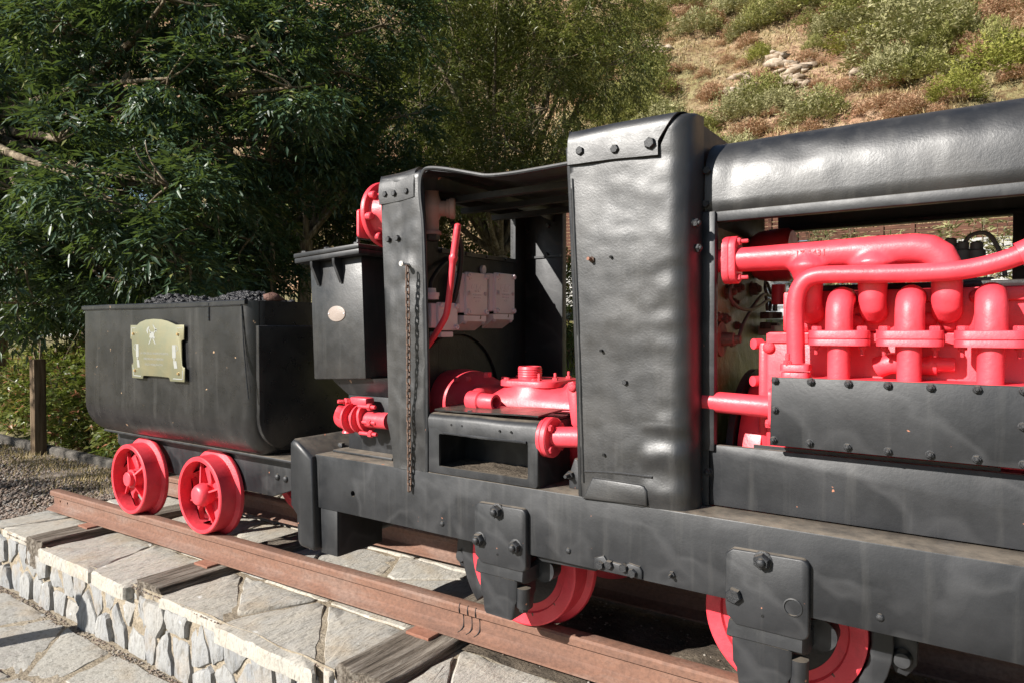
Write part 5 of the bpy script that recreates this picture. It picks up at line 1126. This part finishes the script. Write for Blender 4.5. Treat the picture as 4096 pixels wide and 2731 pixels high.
def tree(name, label, root, blobs, mat, nsprig, leaf, r, group=None, trunk_r=0.10, fork=None, flat=0.55, hang=0.0):
    """blobs: list of (centre, radius); limbs run from the trunk to each, leaves sit in drooping fans round the limb tips"""
    t = thing(name, label, 'tree', tuple(root), group); m = MB(); root = Vector(root); fork = Vector(fork) if fork is not None else root+Vector((0, 0, 1.3))
    limb(m, root-Vector((0, 0, 0.3)), fork, trunk_r*1.25, trunk_r, r, 0.05)
    Bs = []; As = []; Ti = []
    for c, rad in blobs:
        c = Vector(c); k = fork.lerp(c, 0.1); limb(m, fork, c, trunk_r*0.55, 0.012, r, 0.10)
        tb = r.random()
        for _ in range(max(4, int(7*rad/0.6))):
            e = c+Vector(unit(r.normal(0, 1, 3)*np.array([1, 1, flat])))*rad*r.uniform(0.5, 1.05); limb(m, c, e, 0.012, 0.004, r, 0.15, 5)
        k = int(nsprig*rad**2); u = unit(r.normal(0, 1, (k, 3))); rr = rad*r.uniform(0.25, 1.0, (k, 1))**0.55
        # bunch the sprigs into twigs
        tw = max(6, int(k/14)); tu = unit(r.normal(0, 1, (tw, 3))); idx = r.integers(0, tw, k)
        u = unit(tu[idx]*1.0+u*0.42)
        Bs.append(np.array(c)+u*rr*np.array([1, 1, flat])); As.append(u*np.array([1, 1, 0.5])+r.normal(0, 0.35, (k, 3))+np.array([0, 0, -hang])); Ti.append(np.clip(tb*0.45+0.55*r.random(k), 0, 1))
    obj('trunk', m, M['bark'], t, ang=60)
    V, F, T = leaf_cloud(np.concatenate(Bs), np.concatenate(As), leaf[0], leaf[1], leaf[2], leaf[3], r, leaf[4], np.concatenate(Ti))
    fast_mesh('crown', V, F, mat, T, t, origin=blobs[0][0]); return t
def blobs_px(spec, r, jit=0.25):
    out = []
    for x, y, D, rad in spec: p = atD('D', x, y, D)+r.normal(0, jit, 3)*0.3; out.append((tuple(p), rad*r.uniform(0.85, 1.15)))
    return out

# big ash on the left, boughs reaching over the tub
r = np.random.default_rng(21)
spec = [(40, 60, 6.8, .62), (170, 40, 6.2, .55), (300, 70, 6.6, .6), (430, 30, 6.0, .55), (560, 80, 6.4, .55), (690, 50, 7.0, .6), (90, 190, 7.2, .6), (240, 200, 6.2, .5), (380, 180, 5.8, .5), (520, 200, 6.6, .55), (650, 190, 6.0, .45), (800, 140, 7.4, .6),
        (30, 330, 6.6, .5), (150, 360, 5.6, .45), (300, 330, 7.0, .6), (450, 330, 6.2, .5), (600, 330, 7.2, .6), (740, 300, 7.4, .55), (870, 60, 7.6, .6), (900, 260, 7.8, .6), (60, 470, 5.8, .5), (180, 430, 5.2, .38), (300, 440, 5.2, .40), (410, 450, 5.4, .40), (520, 430, 6.6, .45),
        (20, 590, 5.6, .45), (140, 560, 5.6, .42), (260, 560, 5.4, .40), (360, 545, 5.2, .38), (440, 590, 5.5, .35), (60, 680, 6.0, .40), (200, 650, 5.8, .36), (330, 640, 5.8, .30), (640, 440, 7.6, .5), (820, 400, 7.8, .5), (930, 420, 8.2, .5), (560, 540, 7.4, .35), (-60, 200, 6.4, .7), (-60, 480, 6.0, .6), (280, 640, 6.6, .34), (400, 655, 7.0, .36), (480, 640, 7.2, .36), (560, 610, 8.0, .42), (620, 640, 8.4, .36), (520, 680, 8.0, .3), (250, -60, 6.4, .6), (520, -60, 6.6, .6), (760, -50, 7.2, .6)]
root = atD('D', -160, 900, 7.6); root[2] = -0.1; fork = atD('D', -40, 300, 7.4)
tree('ash_tree', 'large dark ash tree with long drooping leaflets overhanging the mine tub', root, blobs_px(spec, r), M['ash'], 780, (9, 0.21, 0.098, 0.025, 0.35), r, 'trees behind the train', 0.13, fork, 0.62, 0.15)
# darker trees standing behind it
r = np.random.default_rng(22)
for k, (x0, dn, lab) in enumerate(((-40, 10.0, 'dark tree filling the gap beside the ash trunk'), (180, 10.5, 'dark bushy tree in deep shade behind the drooping ash'), (560, 11.0, 'shaded tree rising behind the coal heap'), (900, 12.0, 'dark leafy tree behind the cab roof'))):
    sp_ = [(x0+r.uniform(-230, 230), y, dn+r.uniform(-.8, .8), r.uniform(.9, 1.25)) for y in (-40, 60, 160, 250, 340, 430) for _ in range(2)] + [(x0+r.uniform(-200, 200), 520+r.uniform(-30, 60), dn, .6) for _ in range(3 if k < 3 else 0)]
    rt = atD('D', x0+20, 700, dn); rt[2] = ground_z(*rt[:2])-0.1
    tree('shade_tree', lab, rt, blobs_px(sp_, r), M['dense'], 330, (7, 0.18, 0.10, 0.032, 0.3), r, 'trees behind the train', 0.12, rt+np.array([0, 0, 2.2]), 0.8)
# willow with small leaves thinning out towards the hillside
r = np.random.default_rng(23)
sp_ = [(x+r.uniform(-40, 40), y+r.uniform(-30, 30), 10+r.uniform(-1, 1.4), r.uniform(.55, .8)) for y, xs2 in ((-30, (900, 1010, 1130, 1250, 1350)), (60, (920, 1040, 1150, 1250, 1350, 1390)), (150, (950, 1060, 1170, 1280, 1350)), (240, (980, 1080, 1180, 1290)), (330, (1000, 1100, 1200, 1270)), (400, (1020, 1120, 1220))) for x in xs2]
rt = atD('D', 1150, 700, 10.4); rt[2] = ground_z(*rt[:2])-0.1
tree('willow_tree', 'olive green small-leaved willow with sunlit gaps against the hillside', rt, blobs_px(sp_, r), M['willow'], 1150, (8, 0.22, 0.075, 0.017, 0.5), r, 'trees behind the train', 0.11, rt+np.array([0, 0, 2.0]), 0.85, 0.35)
# forked trunk behind the tank
r = np.random.default_rng(24); b0 = atD('s', 1225, 1330, 9.3); b0[2] = ground_z(*b0[:2]); fk = atD('s', 1225, 960, 9.3)
sp_ = [(x, y, 9.3, .5) for x, y in ((660, 380), (720, 350), (790, 380), (830, 430), (600, 420))]
tree('forked_tree', 'slender tree with forked grey trunk seen behind the black tank', b0, blobs_px(sp_, r), M['willow'], 420, (8, 0.2, 0.07, 0.018, 0.4), r, 'trees behind the train', 0.085, fk, 0.8, 0.3)
for (x, y0, y1, D), lb in zip(((640, 560, 420, 8.8), (548, 640, 500, 8.4), (595, 660, 440, 9.6)), ('thin bare sapling stem standing next to the forked trunk', 'thin sapling stem rising behind the brown stone on the coal', 'thin sapling stem between two others behind the coal heap')):
    m_ = MB(); a = atD('D', x, y0, D); a[2] = ground_z(*a[:2])-0.1; limb(m_, a, atD('D', x+r.uniform(-20, 30), y1-120, D), 0.045, 0.02, r, 0.06)
    obj('sapling', m_, M['bark'], label=lb, cat='tree', group='sapling stems behind the tub', ang=60)
# unseen big tree, added off to the side so its shade dapples the ash
r = np.random.default_rng(25)
sb = [((r.uniform(-14.8, -9.3), r.uniform(-4.4, 0.2), r.uniform(6.7, 10.6)), r.uniform(.8, 1.2)) for _ in range(36)]
tree('added_shading_tree', 'tall broad tree added out of view on the left to shade the ash', (-12.0, -2.6, -0.5), sb, M['dense'], 190, (7, 0.24, 0.15, 0.06, 0.3), r, None, 0.22, (-11.5, -2.2, 4.8), 0.8)

sb = [((-9.3+r.normal(0, .6), -2.2+r.normal(0, .6), r.uniform(2.4, 3.9)), r.uniform(.45, .65)) for _ in range(8)]  # unseen young tree, added to throw dappled shade on the gravel
tree('added_shading_sapling', 'young leafy tree added out of view on the left to dapple the gravel', (-9.3, -2.4, -0.5), sb, M['dense'], 210, (7, 0.16, 0.10, 0.035, 0.3), r, None, 0.06, (-9.3, -2.3, 1.5), 0.8)
# understory bushes in the shade
r = np.random.default_rng(45)
for k, (x, y, D, rad, lab) in enumerate(((250, 620, 9.0, .8, 'dark laurel-like bush behind the left end of the coal tub'), (420, 610, 9.4, .8, 'shaded bush behind the middle of the coal heap'), (560, 600, 9.8, .7, 'dark shaded bush behind the right end of the coal heap'), (120, 640, 9.2, .8, 'shaded bush between the ash trunk and the tub'))):
    c = atD('D', x, y, D); n = int(3000*rad*rad); u = unit(r.normal(0, 1, (n, 3))); k2 = r.uniform(.3, 1, (n, 1))**.5
    t = thing('understory_bush', lab, 'shrub', (c[0], c[1], ground_z(c[0], c[1])), 'bushes in the shade behind the tub')
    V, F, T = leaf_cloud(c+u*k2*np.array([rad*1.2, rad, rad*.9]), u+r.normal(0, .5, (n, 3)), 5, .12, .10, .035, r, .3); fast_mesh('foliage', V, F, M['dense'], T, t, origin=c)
    m_ = MB()
    for _ in range(7): limb(m_, (c[0]+r.normal(0, .1), c[1]+r.normal(0, .1), ground_z(c[0], c[1])-.1), c+unit(r.normal(0, 1, 3))*rad*.7, .018, .005, r, .1)
    obj('stem', m_, M['bark'], t, ang=60)
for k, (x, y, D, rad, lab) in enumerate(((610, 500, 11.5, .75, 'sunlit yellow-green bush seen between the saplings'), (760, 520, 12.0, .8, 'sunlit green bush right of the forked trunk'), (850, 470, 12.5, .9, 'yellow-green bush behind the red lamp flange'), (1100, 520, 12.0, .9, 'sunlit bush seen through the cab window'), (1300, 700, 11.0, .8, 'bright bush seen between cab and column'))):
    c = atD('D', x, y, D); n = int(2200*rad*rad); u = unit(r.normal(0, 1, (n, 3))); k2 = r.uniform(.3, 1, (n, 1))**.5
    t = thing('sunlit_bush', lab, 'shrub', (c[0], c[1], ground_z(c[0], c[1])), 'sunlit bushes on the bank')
    V, F, T = leaf_cloud(c+u*k2*np.array([rad*1.2, rad, rad]), u+r.normal(0, .5, (n, 3)), 5, .12, .10, .032, r, .3); fast_mesh('foliage', V, F, M['bramble'], T, t, origin=c)  # brighter bramble leaf colour stands in for sunlight on these bushes
    m_ = MB()
    for _ in range(6): limb(m_, (c[0]+r.normal(0, .1), c[1]+r.normal(0, .1), ground_z(c[0], c[1])-.1), c+unit(r.normal(0, 1, 3))*rad*.7, .018, .005, r, .1)
    obj('stem', m_, M['bark'], t, ang=60)
# brambles along the kerb
r = np.random.default_rng(26)
def bramble(label, c, size, n):
    t = thing('bramble_bush', label, 'shrub', (c[0], c[1], -0.2), 'brambles behind the kerb')
    u = unit(r.normal(0, 1, (n, 3))); u[:, 2] = np.abs(u[:, 2])*1.0; k = r.uniform(0.3, 1, (n, 1))**0.4
    lump = 1+0.25*np.array([noise.noise(Vector(v*3+np.array(c))) for v in u])[:, None]
    b = np.array([c[0], c[1], -0.2])+u*k*lump*np.array(size)
    V, F, T = leaf_cloud(b, u+r.normal(0, 0.5, (n, 3)), 5, 0.055, 0.058, 0.036, r, 0.3)
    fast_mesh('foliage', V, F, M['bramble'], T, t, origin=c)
    m_ = MB()
    for _ in range(26):
        q = unit(r.normal(0, 1, 3)); q[2] = abs(q[2])+0.4; e = np.array([c[0], c[1], -0.2])+q*np.array(size)*r.uniform(.6, 1.05)
        limb(m_, (c[0]+r.normal(0, .2), c[1]+r.normal(0, .15), -0.25), e, 0.007, 0.003, r, 0.25, 7)
    obj('cane', m_, M['bark'], t, ang=60)
for lab, c, s_, n in (('tall sunlit bramble bush behind the timber post', (-8.3, 4.0, 0), (1.0, .85, 1.15), 3400), ('bramble bush filling the gap between post and tub', (-6.7, 3.75, 0), (.95, .65, 1.0), 3400), ('low bramble thicket behind the tub wheels', (-5.3, 3.75, 0), (.95, .55, .75), 2600),
                      ('bramble bush at the far left edge beside the gravel', (-10.2, 4.2, 0), (1.2, .9, 1.2), 2800), ('bramble growth behind the gap between tub and tank', (-4.0, 4.2, 0), (1.0, .6, .8), 1800)):
    bramble(lab, c, s_, n)
# dry litter and grass tufts on the gravel and bank
def blades(name, n, fn, h, mat, label, seed, w=0.006, kind='stuff'):
    r = np.random.default_rng(seed); P = np.array([fn(r) for _ in range(n)]); a = r.uniform(0, 6.28, n); H = h*r.uniform(.4, 1.2, n)
    d = np.stack([np.cos(a), np.sin(a), np.zeros(n)], 1); lean = d*H[:, None]*r.uniform(.2, 1.0, (n, 1)); sd = np.stack([-np.sin(a), np.cos(a), np.zeros(n)], 1)*w
    V = np.stack([P-sd, P+sd, P+lean+np.array([0, 0, 1.0])*H[:, None]], 1).reshape(-1, 3)
    fast_mesh(name, V, np.arange(len(V)).reshape(-1, 3), mat, np.repeat(r.random(n), 3), label=label, kind=kind)
blades('dry_grass', 5000, lambda r: (lambda x, y: (x, y, -0.17))(-5.4-r.random()**1.3*6, 2.9-abs(r.normal(0, 0.28))), 0.05, M['straw'], 'dry straw grass and litter on the gravel below the kerb', 31, 0.003)
def gz(r):
    x, y = r.uniform(-24, 4), 3.3+r.random()*12; return (x, y, ground_z(x, y)+nz((x, y, 0), 0.9, 0.10))
blades('grass', 26000, gz, 0.32, M['bright'], 'rough green grass on the ground behind the track', 32, 0.012)
# willow shoots seen through the engine bay
r = np.random.default_rng(33)
for k in range(7):
    x = -2.6+k*0.5+r.uniform(-.15, .15); c = np.array([x, 12.6+r.uniform(-.5, .5), 0]); c[2] = ground_z(c[0], c[1]); n = 170
    t = thing('willow_shrub', 'young willow shrub with pale narrow leaves on the bank before the slatted fence', 'shrub', tuple(c), 'willow shrubs before the fence')
    hgt = r.uniform(1.5, 2.2); st_ = [c+np.array([r.normal(0, .16), r.normal(0, .16), 0])*q for q in range(4)]
    ti = r.integers(0, 9, n); tops = np.array([c+np.array([r.normal(0, .30), r.normal(0, .3), hgt*r.uniform(.75, 1.05)]) for _ in range(9)]); f = r.uniform(.25, 1, (n, 1))
    b = c+(tops[ti]-c)*f; V, F, T = leaf_cloud(b, r.normal(0, 1, (n, 3))*np.array([1, 1, .4])+np.array([0, 0, .7]), 6, 0.10, 0.13, 0.030, r, 0.1)
    fast_mesh('foliage', V, F, M['greygreen'], T, t, origin=c); m_ = MB()
    for q in tops: limb(m_, c, q, 0.012, 0.004, r, 0.06, 5)
    obj('stem', m_, M['bark'], t, ang=60)

# hillside scrub
r = np.random.default_rng(40)
def shrub_mesh(mat, n, ll, lw, seed, squash=1.15):
    q = np.random.default_rng(seed); u = unit(q.normal(0, 1, (n, 3))); u[:, 2] = np.abs(u[:, 2]); k = q.uniform(.25, 1, (n, 1))**0.45
    lump = 1+0.45*np.array([noise.noise(Vector(v*2.3+seed)) for v in u])[:, None]
    V, F, T = leaf_cloud(u*k*lump*np.array([1, 1, squash]), u+q.normal(0, .4, (n, 3))+np.array([0, 0, .5]), 5, ll*1.1, ll, lw, q, 0.05)
    return fast_mesh('scrub', V, F, mat, T, make=False)
SH = {k: [shrub_mesh(M[k], 1000, 0.10, 0.035, 50+i*7+len(k)) for i in range(3)] for k in ('broom', 'greygreen', 'bright', 'bracken', 'dense')}
def on_hill(px, py):
    d = ray('D', px, py); lo, hi = 18.0, 75.0
    for y in np.arange(18.6, 75, 0.25):
        p = C0+d*(y/d[1])
        if p[2] < hill_z(p[0], y): return np.array([p[0], y, hill_z(p[0], y)])
    return None
def hill_shrub(px, py, s_, kind, lab, grp, cat='shrub'):
    p = on_hill(px, py)
    if p is None: return
    o = bpy.data.objects.new({'bracken': 'bracken_clump', 'broom': 'broom_bush'}.get(kind, 'shrub'), random.choice(SH[kind])); COL.objects.link(o); o.location = p-np.array([0, 0, 0.12*s_]); o.rotation_euler = (0, 0, r.uniform(0, 6.28)); o.scale = (s_*r.uniform(.85, 1.2), s_*r.uniform(.85, 1.2), s_*r.uniform(.8, 1.1))
    meta(o, lab, cat, grp)
named = [(1975, 120, 1.15, 'bright', 'rounded dark yellow-green bush beside the pale rock on the hillside'), (2090, 140, 2.3, 'greygreen', 'broad pale grey-green bush on the hillside above the bonnet'), (2140, 60, 1.6, 'greygreen', 'grey-green bush near the top of the hillside picture edge'),
         (1690, 40, 1.6, 'greygreen', 'rounded grey-green broom high on the hillside'), (1560, 30, 1.5, 'greygreen', 'pale broom bush next to the willow top'), (1850, 40, 1.6, 'broom', 'olive broom bush above the bare earth on the hillside'), (1980, 50, 1.7, 'broom', 'broad olive broom above the round yellow-green bush'),
         (1745, 145, .7, 'bright', 'small bright green tuft bush on the bare earth'), (2190, 235, .9, 'bright', 'bright green low bush just above the bonnet'), (2310, 180, 1.4, 'bright', 'yellow-green bush above the right end of the bonnet'), (1470, 170, 1.5, 'broom', 'green bush at the willow edge on the lower hillside'), (1500, 240, 1.3, 'broom', 'green scrub bush behind the column top'),
         (1700, 275, 1.3, 'greygreen', 'pale scrub bush right above the bonnet corner'), (2040, 200, 1.2, 'greygreen', 'dry grey-green bush below the broad pale bush')]
for a in named: hill_shrub(a[0], a[1], a[2], a[3], a[4], None)
KL = {'broom': ('olive green broom scrub among the dry hillside growth', 'olive broom on the hillside'), 'greygreen': ('pale grey-green scrub bush on the dry hillside', 'grey-green scrub on the hillside'), 'bracken': ('rusty brown dry bracken clump on the hillside', 'dry bracken on the hillside'), 'bright': ('small yellow-green tuft on the dry hillside', 'yellow-green tufts on the hillside')}
def zone(x, y):
    if x < 1500: return .65
    if y < 95 and x < 1990: return .45
    if 2030 < x < 2200 and y < 210: return .55
    if y > 240-(x-1650)*0.10 and x < 1950: return .25
    if x > 2200: return .22
    return .07
for _ in range(560):
    px_, py_ = r.uniform(1330, 2440), r.uniform(-60, 400); g_ = zone(px_, py_)
    if r.random() < g_: kind = r.choice(['broom', 'greygreen', 'bright'], p=[.45, .45, .10]); s_ = r.uniform(.45, 1.15)
    elif r.random() < .6: kind = 'bracken'; s_ = r.uniform(.22, .65)
    else: continue
    if sum(1 for o in COL.objects if o.get('group') == KL[str(kind)][1]) >= 180: continue
    hill_shrub(px_, py_, s_*(0.6 if kind == 'bright' else 1.0), str(kind), KL[str(kind)][0], KL[str(kind)][1], 'bracken' if kind == 'bracken' else 'shrub')
def hg(q):
    x, y = q.uniform(-32, 8), 18.6+q.random()*24; return (x, y, hill_z(x, y)-0.02)
blades('hill_grass', 70000, hg, 0.20, M['straw'], 'dry straw coloured grass covering the hillside', 41, 0.028)
for k, (px_, py_, s_, lab) in enumerate(((1735, 215, .8, 'pale jagged rock outcrop in the middle of the hillside'), (1800, 165, .9, 'tan slate outcrop above the pale one on the hillside'), (1995, 205, .55, 'narrow white rock streak below the round yellow-green bush'), (1510, 120, .7, 'thin pale rock ridge beside the willow'), (1820, 200, .7, 'brown bedded rock ledge on the hillside'), (1700, 235, .5, 'small pale stone patch low on the hillside'))):
    p = on_hill(px_, py_); s_ *= 1.7
    if p is None: continue
    V3, F3 = chunks(20, lambda q: (lambda t: (t*.9*s_+q.normal(0, .07)*s_, q.normal(0, .1)*s_, -t*.75*s_+q.normal(0, .07)*s_))(q.uniform(-.5, .5)), 0.20*s_, 0.30*s_, 60+k, (1.5, .8, .55)); V3[:, 2] += 0.15*s_
    rk = fast_mesh('rock_outcrop', V3+p, F3, M['hillrock'], label=lab, cat='rock')
